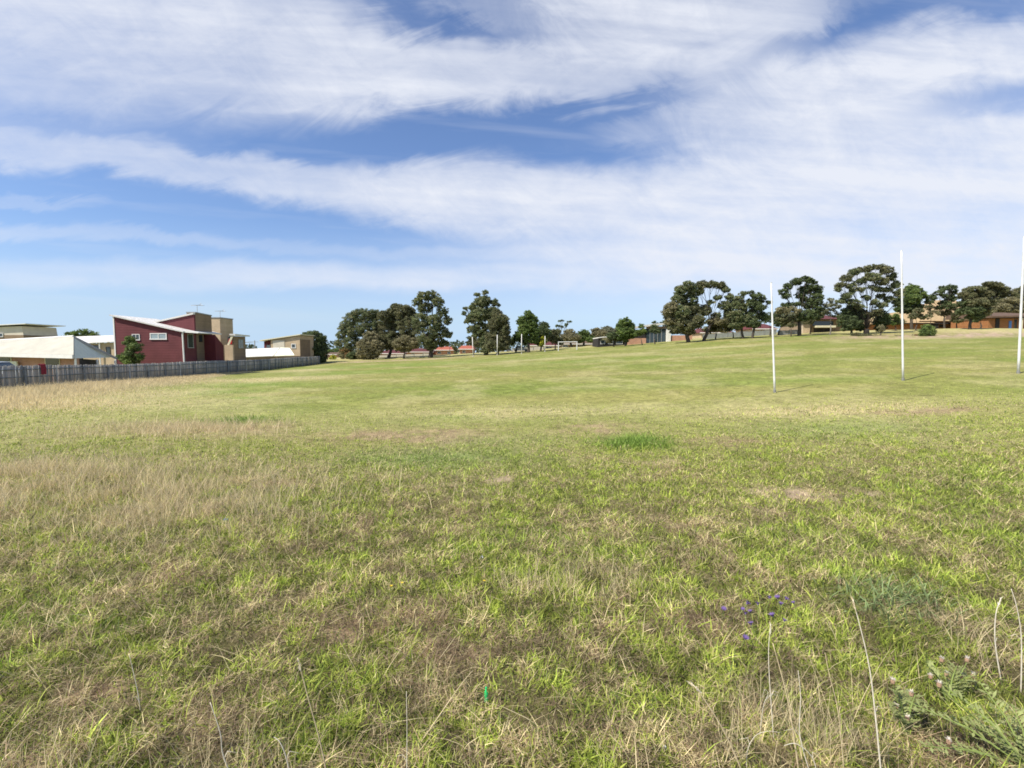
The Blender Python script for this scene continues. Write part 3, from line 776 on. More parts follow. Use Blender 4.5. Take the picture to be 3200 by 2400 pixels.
def tower_house():
    Y = 72.0; r = root_at('tower_house', 700, Y + 2, 'brown brick house block with a tall flat-topped tower right of the red house', 'house')
    xa, xb = X_(655, Y), X_(691, Y); yb = xb / X_(731, 1.0); zt = Z_(994, Y)
    m = MB(); m.box(xa, xb, Y, yb, -1, zt); m.build('tower', M['tan_brick'], r)
    m = MB(); m.prism([(xb + .07, Y - .08, zt + .003), (xb + .07, yb + .08, zt + .003), (xb + .07, yb + .08, zt + .14), (xb + .07, Y - .08, zt + .14)], (-(xb - xa) - .15, 0, 0)); m.build('tower_cap', M['steel'], r)
    window(r, Y + 1.8, Y + 2.8, xb, Z_(1075, Y), Z_(1050, Y), axis='x', frame='steel', mull=0)
    return r, xb, zt
th, t2x, t2z = tower_house()
def stair_house():
    Y = 70.0; r = root_at('stair_house', 735, Y + 2, 'low tan brick house with a white eave and slanting white parapet behind the fence', 'house')
    xa, xb = X_(702, Y), X_(728, Y)
    m = MB(); m.box(xa, xb, Y, Y + .3, -1, Z_(1078, Y)); m.build('porch_wall', M['tan_brick'], r)
    yb = xb / X_(768, 1.0)
    m = MB(); m.box(xb - .25, xb, Y + .3, yb, -1, Z_(1050, Y)); m.build('wall', M['brown_brick'], r)
    m = MB(); m.prism([(xb - .4, Y + .0, Z_(1048, Y)), (xb - .4, yb + .6, Z_(1049, Y)), (xb - .4, yb + .6, Z_(1045, Y)), (xb - .4, Y, Z_(1043, Y))], (.8, 0, 0)); m.build('roof', M['white_roof'], r)
    m = MB(); m.prism([(xb - .9, Y + .1, Z_(1079, Y)), (xb - .6, Y + .1, Z_(1079, Y)), (xb + .1, Y + .1, Z_(1048, Y)), (xb - .2, Y + .1, Z_(1048, Y))], (0, .12, 0)); m.build('parapet', M['cream_paint'], r)
    m = MB(); m.prism([(xb - 1.0, Y + .5, Z_(1072, Y)), (xb - .5, Y + .5, Z_(1076, Y)), (xb - .3, Y + .5, Z_(1064, Y)), (xb - .8, Y + .5, Z_(1058, Y))], (0, .2, 0)); m.build('stair_panel', M['bright_red'], r)
    window(r, Y + 1.4, Y + 2.7, xb, Z_(1088, Y), Z_(1060, Y), axis='x', frame='steel', mull=1, pane='pale_glass')
stair_house()
def antenna(x, y, z, h, label, parent_h=None):
    r = empty('television_antenna', (x, y, z), label, 'antenna', 'antennas on the brick towers')
    m = MB(); m.tube([(x, y, z), (x, y, z + h)], .035, 5); m.build('mast', M['antenna'], r)
    m = MB(); m.tube([(x - .75, y, z + h * .93), (x + .7, y, z + h * .96)], .03, 4)
    for k in range(7):
        xx = x - .65 + k * .21; l = .25 + .05 * k
        m.tube([(xx, y - l, z + h * .945), (xx, y + l, z + h * .945)], .016, 4)
    for dz in (.16, .28): m.tube([(x + .55, y - .3, z + h * .94 + dz - .2), (x + .75, y - .3, z + h * .94 + dz)], .02, 4)
    m.build('boom', M['antenna'], r)
antenna(X_(622, 62), 62, tower_z + .1, 1.0, 'thin television antenna on top of the tower beside the red roof')
antenna(X_(690, 72.5), 72.7, t2z + .1, 1.05, 'thin television antenna on top of the second brick tower')

# ------------------------------------------------------------------ cream cottage
def cottage():
    r = root_at('cream_roof_cottage', 60, 47, 'low cottage with a long cream corrugated roof and pale green gable behind the fence', 'house')
    E1, R1 = P(230, 1113, 44.5), P(230, 1056, 48.0)
    E0, R0 = P(-260, 1101, 47.0), P(-260, 1083, 50.5)
    F1 = P(362, 1119, 53.0)
    up = Vector((0, 0, .14))
    m = MB(); m.hexa([E0, E1, R1, R0, E0 + up, E1 + up, R1 + up, R0 + up]); m.build('roof', M['cream_roof'], r)
    G = Vector((0, .0, .16))
    m = MB(); m.hexa([E0 - Vector((0, .15, .22)), E1 - Vector((0, .15, .22)), E1 - Vector((0, 0, .22)), E0 - Vector((0, 0, .22)), E0 - Vector((0, .15, -.12)), E1 - Vector((0, .15, -.12)), E1 + Vector((0, -.01, .12)), E0 + Vector((0, -.01, .12))])
    m.build('gutter', M['white_metal'], r)
    rr = MB(); rr.tube([R0 + up, R1 + up], .12, 5); rr.build('ridge_capping', M['white_metal'], r)
    # gable panel and its raking far edge
    b = Vector((.02, .05, 0))
    GB = Vector((F1.x - .35, F1.y - .4, E1.z - .02))
    m = MB(); m.prism([E1 + b + Vector((0, 0, -.2)), GB + Vector((0, 0, -.2)), GB, R1 + b], (-.12, .02, 0)); m.build('gable', M['pale_green_board'], r)
    m = MB(); m.hexa([R1 + Vector((.05, -.1, -.12)), F1 + Vector((.1, -.2, -.12)), F1 + Vector((-.05, .3, -.12)), R1 + Vector((-.1, .3, -.12)), R1 + Vector((.05, -.1, .14)), F1 + Vector((.1, -.2, .1)), F1 + Vector((-.05, .3, .02)), R1 + Vector((-.1, .3, .14))])
    m.build('far_roof', M['steel'], r)
    # wall under the eave
    Wa, Wb = E0 + Vector((0, 1.0, 0)), E1 + Vector((-.5, .9, 0))
    m = MB(); m.prism([(Wa.x, Wa.y, -.5), (Wb.x, Wb.y, -.5), (Wb.x, Wb.y, Wb.z - .12), (Wa.x, Wa.y, Wa.z - .12)], (-.02, .25, 0)); m.build('wall', M['pink_brick'], r)
    def wallp(px): 
        t = (px + 260) / 490; q = Wa.lerp(Wb, t); return q
    for a, c, zt, zb in ((-60, 20, 1116, 1150), (128, 176, 1117, 1150)):
        A_, B_ = wallp(a), wallp(c)
        z1 = Z_(zt, A_.y); z0 = Z_(zb, A_.y)
        f = MB(); f.prism([(A_.x, A_.y - .06, z0), (B_.x, B_.y - .06, z0), (B_.x, B_.y - .06, z1), (A_.x, A_.y - .06, z1)], (0, .05, 0)); fo = f.build('window', M['cream_paint'], r)
        g = MB(); dx = (B_ - A_) * .06
        g.prism([(A_.x + dx.x, A_.y - .09, z0 + .08), (B_.x - dx.x, B_.y - .09, z0 + .08), (B_.x - dx.x, B_.y - .09, z1 - .06), (A_.x + dx.x, A_.y - .09, z1 - .06)], (0, .02, 0))
        go = g.build('pane', M['glass'], None); go.data.transform(Matrix.Translation(-r.location)); go.parent = fo
    A_ = wallp(26); m = MB(); m.box(A_.x, A_.x + .75, A_.y - .5, A_.y - .35, 0, Z_(1129, A_.y)); m.build('screen_panel', M['pale_green_board'], r)
    # near-black slab painted in for the shade under the gable, then veranda posts
    m = MB(); m.prism([(Wb.x, Wb.y + .2, -.5), (F1.x - 1.2, F1.y - .8, -.5), (F1.x - 1.2, F1.y - .8, F1.z - .2), (Wb.x, Wb.y + .2, E1.z - .25)], (-.3, .3, 0)); m.build('veranda_shade_panel', M['dark'], r)
    for t in (0.02, .5, .96):
        q = E1.lerp(F1, t); m = MB(); m.box(q.x - .06, q.x + .06, q.y, q.y + .12, -.3, q.z - .22); m.build('veranda_post', M['white_metal'], r)
cottage()

def left_modern():
    Y = 78; r = root_at('modern_house', 20, Y + 4, 'two-storey grey house with a thin upswept white roof at the far left', 'house')
    x0, x1 = X_(-120, Y), X_(72, Y)
    m = MB(); m.prism([(x0, Y, -1), (x1 + .25, Y, -1), (x1 + .25, Y, Z_(1047, Y)), (x0, Y, Z_(1047, Y))], (0, 6, 0)); m.build('lower_wall', M['brown_brick'], r)
    m = MB(); m.prism([(x0, Y + .05, Z_(1047, Y)), (x1 + .2, Y + .05, Z_(1047, Y)), (x1, Y + .05, Z_(1019, Y)), (x0, Y + .05, Z_(1026, Y))], (0, 5.9, 0)); m.build('upper_wall', M['grey_fibro'], r)
    m = MB(); m.prism([(x0, Y - .5, Z_(1024, Y)), (X_(95, Y), Y - .5, Z_(1013, Y)), (X_(95, Y), Y - .5, Z_(1011, Y)), (x0, Y - .5, Z_(1020, Y))], (0, 7, 0)); m.build('roof', M['white_metal'], r)
    window(r, X_(-8, Y), X_(14, Y), Y, Z_(1053, Y), Z_(1041, Y), mull=0)
left_modern()
def back_white():
    Y = 80; r = root_at('white_roof_house', 300, Y + 4, 'tan brick house with a white roof half hidden between the cottage and the red house', 'house')
    x0, x1 = X_(262, Y), X_(384, Y)
    m = MB(); m.prism([(x0, Y, -1), (x1, Y, -1), (x1, Y, Z_(1068, Y)), (x0, Y, Z_(1076, Y))], (0, 6, 0)); m.build('wall', M['tan_brick'], r)
    m = MB(); qs = (P(262, 1074, Y - .5), P(390, 1067, Y - .5), P(384, 1049, Y + 4), P(236, 1054, Y + 4)); m.hexa(list(qs) + [q + Vector((0, 0, .14)) for q in qs]); m.build('roof', M['white_roof'], r)
    window(r, X_(332, Y), X_(346, Y), Y, Z_(1112, Y), Z_(1084, Y), frame='dark', mull=0)
    window(r, X_(285, Y), X_(310, Y), Y, Z_(1092, Y), Z_(1079, Y), frame='dark', mull=1)
    m = MB(); m.tube([(X_(317, Y), Y - .3, Z_(1072, Y)), (X_(317, Y), Y - .3, 0)], .1, 6); m.build('downpipe', M['white_metal'], r)
back_white()
def shed_roof():
    Y = 92; r = root_at('white_shed', 840, Y + 3, 'low white gabled shed roof rising just above the paling fence', 'shed')
    xa, xb, xc = X_(762, Y), X_(868, Y), X_(918, Y)
    m = MB(); m.prism([(xa, Y, -1), (xc - .4, Y, -1), (xc - .4, Y, Z_(1113, Y)), (xa, Y, Z_(1115, Y))], (0, 5, 0)); m.build('wall', M['brown_brick'], r)
    m = MB(); E = Vector((0, 1.4, 0))
    m.hexa([P(758, 1117, Y - .4), P(855, 1113, Y - .4), P(874, 1088, Y + 2.6), P(762, 1093, Y + 2.6)] + [q + Vector((0, 0, .12)) for q in (P(758, 1117, Y - .4), P(855, 1113, Y - .4), P(874, 1088, Y + 2.6), P(762, 1093, Y + 2.6))])
    m.build('roof', M['white_roof'], r)
    m = MB(); qs = (P(857, 1113, Y - .5), P(920, 1111, Y - .5), P(905, 1089, Y + 2.4), P(876, 1088, Y + 2.4))
    m.hexa(list(qs) + [q + Vector((0, 0, .12)) for q in qs]); m.build('awning', M['pale_green_board'], r)
shed_roof()
def brick_two():
    Y = 102; r = root_at('skillion_house', 890, Y + 4, 'two-storey pale brick house with one sloping roof and a red balcony end', 'house')
    x0, xm, x1 = X_(820, Y), X_(847, Y), X_(938, Y)
    m = MB(); m.prism([(xm, Y, -1), (x1, Y, -1), (x1, Y, Z_(1049, Y)), (xm, Y, Z_(1063, Y))], (0, 7, 0)); m.build('wall', M['tan_brick'], r)
    m = MB(); m.prism([(x0, Y + .8, -1), (xm - .01, Y + .8, -1), (xm - .01, Y + .8, Z_(1063, Y)), (x0, Y + .8, Z_(1067, Y))], (0, 5, 0)); m.build('balcony_wall', M['red_dark'], r)
    m = MB(); m.prism([(x0 - .3, Y - .4, Z_(1066, Y)), (x1 + .3, Y - .4, Z_(1047, Y)), (x1 + .3, Y - .4, Z_(1044, Y)), (x0 - .3, Y - .4, Z_(1063, Y))], (0, 7.5, 0)); m.build('roof', M['cream_paint'], r)
    m = MB(); m.box(xm + .5, X_(890, Y), Y - .06, Y - .01, Z_(1087, Y), Z_(1064, Y)); m.build('wall_panel', M['grey_fibro'], r)
    window(r, X_(911, Y), X_(925, Y), Y, Z_(1088, Y), Z_(1074, Y), mull=0, fw=.13)
    window(r, X_(828, Y), X_(840, Y), Y + .8, Z_(1086, Y), Z_(1078, Y), mull=0, frame='steel', pane='pale_glass')
    yb = x1 / X_(970, 1.0)
    m = MB(); m.box(x1 - .5, x1 + .01, Y + .01, min(yb, Y + 9), -1, Z_(1060, Y)); m.build('side_wall', M['brown_brick'], r)
brick_two()

# ------------------------------------------------------------------ far buildings
def gable_house(name, label, px0, px1, Y, py_base, py_eave, py_ridge, depth, wall, roof, wins=(), hip=True, cat='house', over=.5, ridge_in=.18):
    r = root_at(name, (px0 + px1) / 2, Y + depth / 2, label, cat)
    x0, x1 = X_(px0, Y), X_(px1, Y); ze, zr = Z_(py_eave, Y), Z_(py_ridge, Y + depth / 2); zb = Z_(py_base, Y) - 1.5
    m = MB(); m.box(x0, x1, Y, Y + depth, zb, ze); m.build('wall', M[wall], r)
    m = MB(); o = over; rin = (x1 - x0) * (ridge_in if hip else 0); ym = Y + depth / 2
    c = [(x0 - o, Y - o, ze), (x1 + o, Y - o, ze), (x1 + o, Y + depth + o, ze), (x0 - o, Y + depth + o, ze)]
    a, b = (x0 - o + rin, ym, zr), (x1 + o - rin, ym, zr)
    m.poly([c[0], c[1], b, a]); m.poly([c[2], c[3], a, b]); m.poly([c[1], c[2], b]); m.poly([c[3], c[0], a]); m.poly(c[::-1])
    ro = m.build('roof', M[roof], r)
    m = MB(); m.box(x0 - o - .05, x1 + o + .05, Y - o - .12, Y - o - .003, ze - .12, ze + .1); m.build('gutter', M['white_metal'], r)
    for a, b, t, bb in wins: window(r, X_(a, Y), X_(b, Y), Y, Z_(bb, Y), Z_(t, Y), mull=1, fw=.08)
    return r
gable_house('tiled_house', 'small house with a bright red tiled roof left of the middle gum trees', 1362, 1418, 150, 1112, 1094, 1083, 9, 'pink_brick', 'red_tile', [(1368, 1378, 1098, 1106), (1398, 1408, 1098, 1106)])
gable_house('tiled_house', 'pink brick house with a red tiled roof beside the tall middle gum tree', 1436, 1477, 145, 1108, 1091, 1080, 9, 'pink_brick', 'red_tile', [(1445, 1455, 1095, 1103)])
gable_house('brick_house', 'pale pink brick house glimpsed under the left clump of gum trees', 1185, 1262, 150, 1124, 1105, 1094, 9, 'pink_brick', 'dark_red_roof', [(1200, 1212, 1109, 1118), (1235, 1247, 1109, 1118)])
gable_house('brick_house', 'pale brick house behind the trunk of the tallest left gum tree', 1272, 1350, 148, 1118, 1100, 1088, 9, 'pink_brick', 'dark_red_roof', [(1285, 1296, 1104, 1112), (1320, 1332, 1104, 1112)])
gable_house('distant_house', 'dark roofed far house left of the tree clump', 1010, 1062, 190, 1122, 1108, 1101, 10, 'pink_brick', 'brown_roof', [])
gable_house('school_block', 'low dark red building behind the middle trees', 1655, 1745, 150, 1098, 1080, 1066, 9, 'grey_fibro', 'dark_red_roof', [(1670, 1685, 1083, 1092), (1705, 1725, 1083, 1092)])
gable_house('low_building', 'low brown roofed building right of the soccer goal', 1745, 1872, 150, 1090, 1075, 1062, 9, 'brown_brick', 'brown_roof', [(1760, 1775, 1078, 1085), (1810, 1825, 1078, 1085)])

def pavilion():
    Y = 118; r = root_at('school_hall', 1990, Y + 4, 'low glass fronted hall with a stepped sloping white roof', 'hall')
    g = tz(X_(1990, Y), Y) - 1
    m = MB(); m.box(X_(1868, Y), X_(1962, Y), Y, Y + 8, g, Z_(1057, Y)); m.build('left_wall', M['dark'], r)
    m = MB(); m.box(X_(1960, Y), X_(2016, Y), Y - .6, Y - .1, g, Z_(1057, Y)); m.build('brick_wall', M['pink_brick'], r)
    m = MB(); m.box(X_(2018, Y), X_(2080, Y), Y, Y + 8, g, Z_(1027, Y)); m.build('glazed_wall', M['glass'], r)
    m = MB(); m.box(X_(2080, Y), X_(2092, Y), Y - .8, Y + 1.2, g, Z_(1030, Y)); m.build('white_pier', M['white_metal'], r)
    m = MB(); m.box(X_(2096, Y), X_(2160, Y), Y - .5, Y + 6, g, Z_(1048, Y)); m.build('right_wall', M['pink_brick'], r)
    m = MB(); m.prism([(X_(1868, Y), Y - .8, Z_(1057, Y)), (X_(1972, Y), Y - .8, Z_(1047, Y)), (X_(1972, Y), Y - .8, Z_(1041, Y)), (X_(1868, Y), Y - .8, Z_(1054, Y))], (0, 9, 0)); m.build('lower_roof', M['white_roof'], r)
    m = MB(); m.prism([(X_(1972, Y), Y - .8, Z_(1028, Y)), (X_(2040, Y), Y - .8, Z_(1018, Y)), (X_(2072, Y), Y - .8, Z_(1015, Y)), (X_(2072, Y), Y - .8, Z_(1010, Y)), (X_(2040, Y), Y - .8, Z_(1012, Y)), (X_(1972, Y), Y - .8, Z_(1022, Y))], (0, 9, 0)); m.build('upper_roof', M['white_roof'], r)
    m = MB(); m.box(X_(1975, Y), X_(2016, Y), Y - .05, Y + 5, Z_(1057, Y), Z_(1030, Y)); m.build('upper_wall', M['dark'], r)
    m = MB(); m.box(X_(2018, Y), X_(2080, Y), Y - .12, Y - .02, Z_(1027, Y), Z_(1020, Y)); m.build('fascia', M['brown_brick'], r)
    m = MB()
    for p in (2030, 2042, 2054, 2066): m.box(X_(p, Y) - .06, X_(p, Y) + .06, Y - .1, Y - .01, g + 1, Z_(1027, Y))
    m.build('mullions', M['steel'], r)
    for a, b in ((1876, 1890), (1900, 1915), (1925, 1945)): window(r, X_(a, Y), X_(b, Y), Y, Z_(1075, Y), Z_(1062, Y), mull=0, frame='white_metal')
pavilion()
gable_house('school_block', 'long tan brick school block with a dark red roof behind the paired tree trunks', 2190, 2290, 128, 1063, 1040, 1026, 10, 'tan_brick', 'dark_red_roof', [(2205, 2225, 1042, 1053), (2240, 2258, 1042, 1053)])
gable_house('school_block', 'tan brick school block with dark red gable just left of the nearest goal post', 2352, 2425, 126, 1056, 1028, 1012, 10, 'tan_brick', 'dark_red_roof', [(2372, 2390, 1032, 1044), (2395, 2408, 1032, 1044)])
def balcony_block():
    Y = 112; r = root_at('balcony_block', 2560, Y + 4, 'two-storey tan block with a dark red roof and pale balcony rail', 'building')
    x0, x1 = X_(2502, Y), X_(2655, Y); g = tz(x0, Y) - 1.5
    m = MB(); m.box(x0, x1, Y, Y + 9, g, Z_(997, Y)); m.build('wall', M['brown_brick'], r)
    m = MB(); m.box(X_(2502, Y), X_(2524, Y), Y - .5, Y - .01, g, Z_(998, Y)); m.build('tan_pier', M['tan_brick'], r)
    m = MB(); m.box(X_(2536, Y), X_(2600, Y), Y - .06, Y - .01, Z_(1017, Y), Z_(1004, Y)); m.build('upper_glazing', M['glass'], r)
    m = MB(); m.box(X_(2538, Y), X_(2598, Y), Y - 1.2, Y - .1, Z_(1024, Y), Z_(1018, Y)); m.build('balcony', M['cream_paint'], r)
    m = MB(); m.box(X_(2540, Y), X_(2596, Y), Y - .07, Y - .01, Z_(1040, Y), Z_(1026, Y)); m.build('lower_glazing', M['dark'], r)
    m = MB(); e = Z_(998, Y); t = Z_(985, Y + 4)
    c = [(x0 - 1, Y - 1.4, e), (x1 + 1, Y - 1.4, e), (x1 + 1, Y + 10, e), (x0 - 1, Y + 10, e)]; a, b = (x0 + 3, Y + 4.5, t), (x1 - 3, Y + 4.5, t)
    m.poly([c[0], c[1], b, a]); m.poly([c[2], c[3], a, b]); m.poly([c[1], c[2], b]); m.poly([c[3], c[0], a]); m.poly(c[::-1]); m.build('roof', M['dark_red_roof'], r)
balcony_block()
def low_wall(name, label, px0, px1, Y, py0, py1, mat, cat='wall'):
    x0, x1 = X_(px0, Y), X_(px1, Y)
    r = empty(name, (x0, Y, tz(x0, Y)), label, cat)
    n = max(2, int((x1 - x0) / 2.5)); g = MB(); c = MB()
    for i in range(n):
        a, b = x0 + (x1 - x0) * i / n, x0 + (x1 - x0) * (i + 1) / n
        za, h = tz((a + b) / 2, Y), (py0 - py1) / F * Y
        g.box(a + .04, b - .04, Y, Y + .1, za - .3, za + h)
        c.box(a - .05, a + .05, Y - .05, Y - .003, za - .3, za + h + .08)
    g.build('panel', M[mat], r); c.build('uprights', M['steel'], r)
low_wall('school_fence', 'grey panel fence in front of the school blocks behind the twin trees', 2195, 2425, 112, 1062, 1047, 'mesh_grey', 'fence')
low_wall('court_fence', 'dark grey panel fence between the goal post and the balcony block', 2428, 2500, 108, 1050, 1036, 'steel', 'fence')
low_wall('boundary_wall', 'pale low wall beneath the left clump of gum trees', 1125, 1350, 140, 1122, 1116, 'concrete', 'wall')
low_wall('boundary_wall', 'pale low wall behind the slanting white car and middle trees', 1600, 1700, 128, 1102, 1092, 'concrete', 'wall')

def orange_building():
    Y = 118; r = root_at('orange_brick_building', 2990, Y + 8, 'long orange brick building under a broad tan roof behind the right-hand trees', 'building')
    def g(px): return tz(X_(px, Y), Y) - 1.2
    m = MB(); m.box(X_(2772, Y), X_(2910, Y), Y, Y + 14, g(2772), Z_(1008, Y)); m.build('left_wall', M['orange_brick'], r)
    m = MB(); m.box(X_(2910, Y) + .01, X_(3080, Y), Y + .4, Y + 14, g(2910), Z_(1002, Y)); m.build('middle_wall', M['orange_brick'], r)
    def hip(n, px0, px1, pe, pr, y0, dep, mat, inn=.3):
        x0, x1 = X_(px0, y0), X_(px1, y0); e, t = Z_(pe, y0), Z_(pr, y0 + dep / 2)
        c = [(x0, y0, e), (x1, y0, e), (x1, y0 + dep, e), (x0, y0 + dep, e)]; w = (x1 - x0) * inn
        a, b = (x0 + w, y0 + dep / 2, t), (x1 - w * .7, y0 + dep / 2, t)
        m = MB(); m.poly([c[0], c[1], b, a]); m.poly([c[2], c[3], a, b]); m.poly([c[1], c[2], b]); m.poly([c[3], c[0], a]); m.poly(c[::-1]); m.build(n, M[mat], r)
    hip('left_roof', 2765, 2918, 1009, 978, Y - 1.2, 12, 'tan_roof', .42)
    hip('middle_roof', 2870, 3090, 1003, 950, Y - .8, 16, 'tan_roof', .34)
    hip('rear_roof', 2935, 3075, 970, 938, Y + 12, 14, 'tan_roof', .3)
    m = MB(); m.box(X_(2768, Y), X_(3085, Y), Y - 1.0, Y - .85, Z_(1013, Y), Z_(1009, Y)); m.build('fascia', M['dark'], r)
    m = MB(); m.box(X_(2904, Y), X_(2925, Y), Y - .3, Y - .02, g(2910), Z_(1010, Y)); m.build('doorway', M['dark'], r)
    for a, b in ((2935, 2952), (2985, 3005), (3035, 3055)): window(r, X_(a, Y), X_(b, Y), Y + .4, Z_(1022, Y), Z_(1014, Y), mull=1, frame='dark', fw=.1)
orange_building()
def right_block():
    Y = 106; r = root_at('orange_brick_block', 3140, Y + 6, 'single-storey orange brick block with a flat brown roof at the right edge', 'building')
    g = tz(X_(3140, Y), Y) - 1.0
    m = MB(); m.box(X_(3082, Y), X_(3260, Y), Y, Y + 9, g, Z_(995, Y)); m.build('wall', M['orange_brick'], r)
    m = MB(); x0, x1 = X_(3076, Y), X_(3270, Y)
    c = [(x0, Y - 1.2, Z_(994, Y)), (x1, Y - 1.2, Z_(990, Y)), (x1, Y + 10, Z_(988, Y)), (x0, Y + 10, Z_(990, Y))]
    m.hexa(c + [(a, b, z + (.35 if b < Y else 1.6)) for a, b, z in c]); m.build('roof', M['brown_roof'], r)
    for a, b in ((3104, 3116),): 
        m = MB(); m.box(X_(a, Y), X_(b, Y), Y - .12, Y - .01, g, Z_(996, Y)); m.build('doorway', M['dark'], r)
    m = MB(); m.box(X_(3146, Y), X_(3154, Y), Y - .1, Y - .01, g + .9, Z_(1003, Y)); m.build('door', M['blue_door'], r)
    m = MB(); m.box(X_(3163, Y), X_(3170, Y), Y - .1, Y - .01, g + 1, Z_(998, Y)); m.build('window', M['glass'], r)
    m = MB(); m.box(X_(3173, Y), X_(3177, Y), Y - .9, Y - .6, g, Z_(995, Y)); m.build('veranda_post', M['cream_paint'], r)
right_block()

# ------------------------------------------------------------------ goal posts and poles
def goal_post(pb, Yb, pt, label, rad=.052, cat='goal post', group='white football goal posts'):
    b = Wp(*pb, Yb); b.z = gz1(b.x, b.y) - .02
    t = Wp(*pt, Yb)
    r = empty('goal_post', b, label, cat, group)
    m = MB(); pts_ = [b.lerp(t, k / 8) for k in range(9)]
    m.tube(pts_, [rad * (1.0 - .35 * k / 8) for k in range(9)], 12); m.build('shaft', M['post_white'], r, True)
    m = MB(); d = (t - b).normalized()
    m.tube([b - Vector((0, 0, .05)), b + d * .16], rad * 1.25, 10); m.build('foot_sleeve', M['post_base'], r)
    m = MB(); m.tube([t - d * .02, t + d * .03], rad * .72, 10); m.build('cap', M['post_white'], r)
goal_post((2421, 1230), 24.0, (2410, 884), 'shortest white goal post, left of the three, with a line of trees behind it')
goal_post((2822, 1192), 26.0, (2817, 784), 'tall white goal post in the middle of the three, beside the widest gum tree', .055)
goal_post((3182, 1169), 27.0, (3201, 740), 'tall white goal post cut by the right edge of the view', .066)

def far_pole(px, pyb, pyt, Y, label, rad=.10, lean=0):
    x = X_(px, Y); b = Vector((x, Y, tz(x, Y))); t = Vector((x + lean, Y, Z_(pyt, Y)))
    r = empty('field_pole', b, label, 'pole', 'pale poles along the far side of the field')
    m = MB(); m.tube([b - Vector((0, 0, .1)), t], [rad, rad * .8], 8); m.build('shaft', M['white_metal'], r, True)
    m = MB(); m.tube([b - Vector((0, 0, .1)), b + Vector((0, 0, .25))], rad * 1.5, 8); m.build('footing', M['concrete'], r)
far_pole(1479, 1110, 1053, 108, 'pale grey pole standing left of the tall forked gum tree', .09, -.2)
far_pole(1554, 1112, 1046, 108, 'pale pole in front of the tall middle gum tree, over the dark car', .09)
far_pole(1630, 1110, 1044, 106, 'white pole standing just left of the slanting tree trunk', .09)
far_pole(1703, 1098, 1050, 110, 'white pole standing right of the slanting tree trunk', .085)

def soccer_goal():
    Y = 110; x0, x1 = X_(1745, Y), X_(1803, Y)
    r = empty('soccer_goal', (x0, Y, tz(x0, Y)), 'white soccer goal frame on the far side of the field', 'soccer goal')
    zt = Z_(1069, Y)
    for x in (x0, x1):
        m = MB(); m.tube([(x, Y, tz(x, Y) - .1), (x, Y, zt)], .09, 8); m.build('upright', M['post_white'], r)
    m = MB(); m.tube([(x0 - .09, Y, zt), (x1 + .09, Y, zt + .05)], .09, 8); m.build('crossbar', M['post_white'], r)
    m = MB()
    for x in (x0, x1): m.tube([(x, Y, zt), (x, Y + 1.6, tz(x, Y + 1.6) + .1)], .05, 6)
    m.build('stay', M['post_white'], r)
soccer_goal()
def hoop():
    Y = 125; x = X_(1406, Y); r = empty('basketball_hoop', (x, Y, tz(x, Y)), 'small white basketball backboard on a pole before the red roofed house', 'hoop')
    g = tz(x, Y)
    m = MB(); m.tube([(x, Y, g - .1), (x, Y, g + 2.9), (x - .5, Y, g + 3.2)], .07, 6); m.build('pole', M['steel'], r)
    m = MB(); m.box(x - 1.35, x - .1, Y - .1, Y - .02, g + 2.6, g + 3.5); m.build('backboard', M['post_white'], r)
    m = MB(); c = Vector((x - .7, Y - .4, g + 2.75)); m.tube([c + Vector((math.cos(t) * .24, math.sin(t) * .24, 0)) for t in [k * math.pi / 5 for k in range(11)]], .02, 4); m.build('ring', M['bright_red'], r)
hoop()
def utility_pole():
    Y = 150; x = X_(797, Y); r = empty('utility_pole', (x, Y, tz(x, Y)), 'thin far utility pole with a crossarm between the tan house and the shed', 'utility pole')
    m = MB(); m.tube([(x, Y, 0), (x, Y, Z_(1064, Y))], .16, 6); m.build('pole', M['steel'], r)
    m = MB(); m.box(x - 1.1, x + 1.1, Y - .1, Y + .1, Z_(1069, Y), Z_(1068, Y)); m.build('crossarm', M['steel'], r)
    m = MB()
    for k in (-1, 0, 1): m.tube([(x + k, Y, Z_(1068, Y)), (x - 6 + k, Y + 2, Z_(1071, Y)), (X_(700, Y), Y + 4, Z_(1066, Y))], .035, 3)
    m.build('wire', M['steel'], r)
utility_pole()

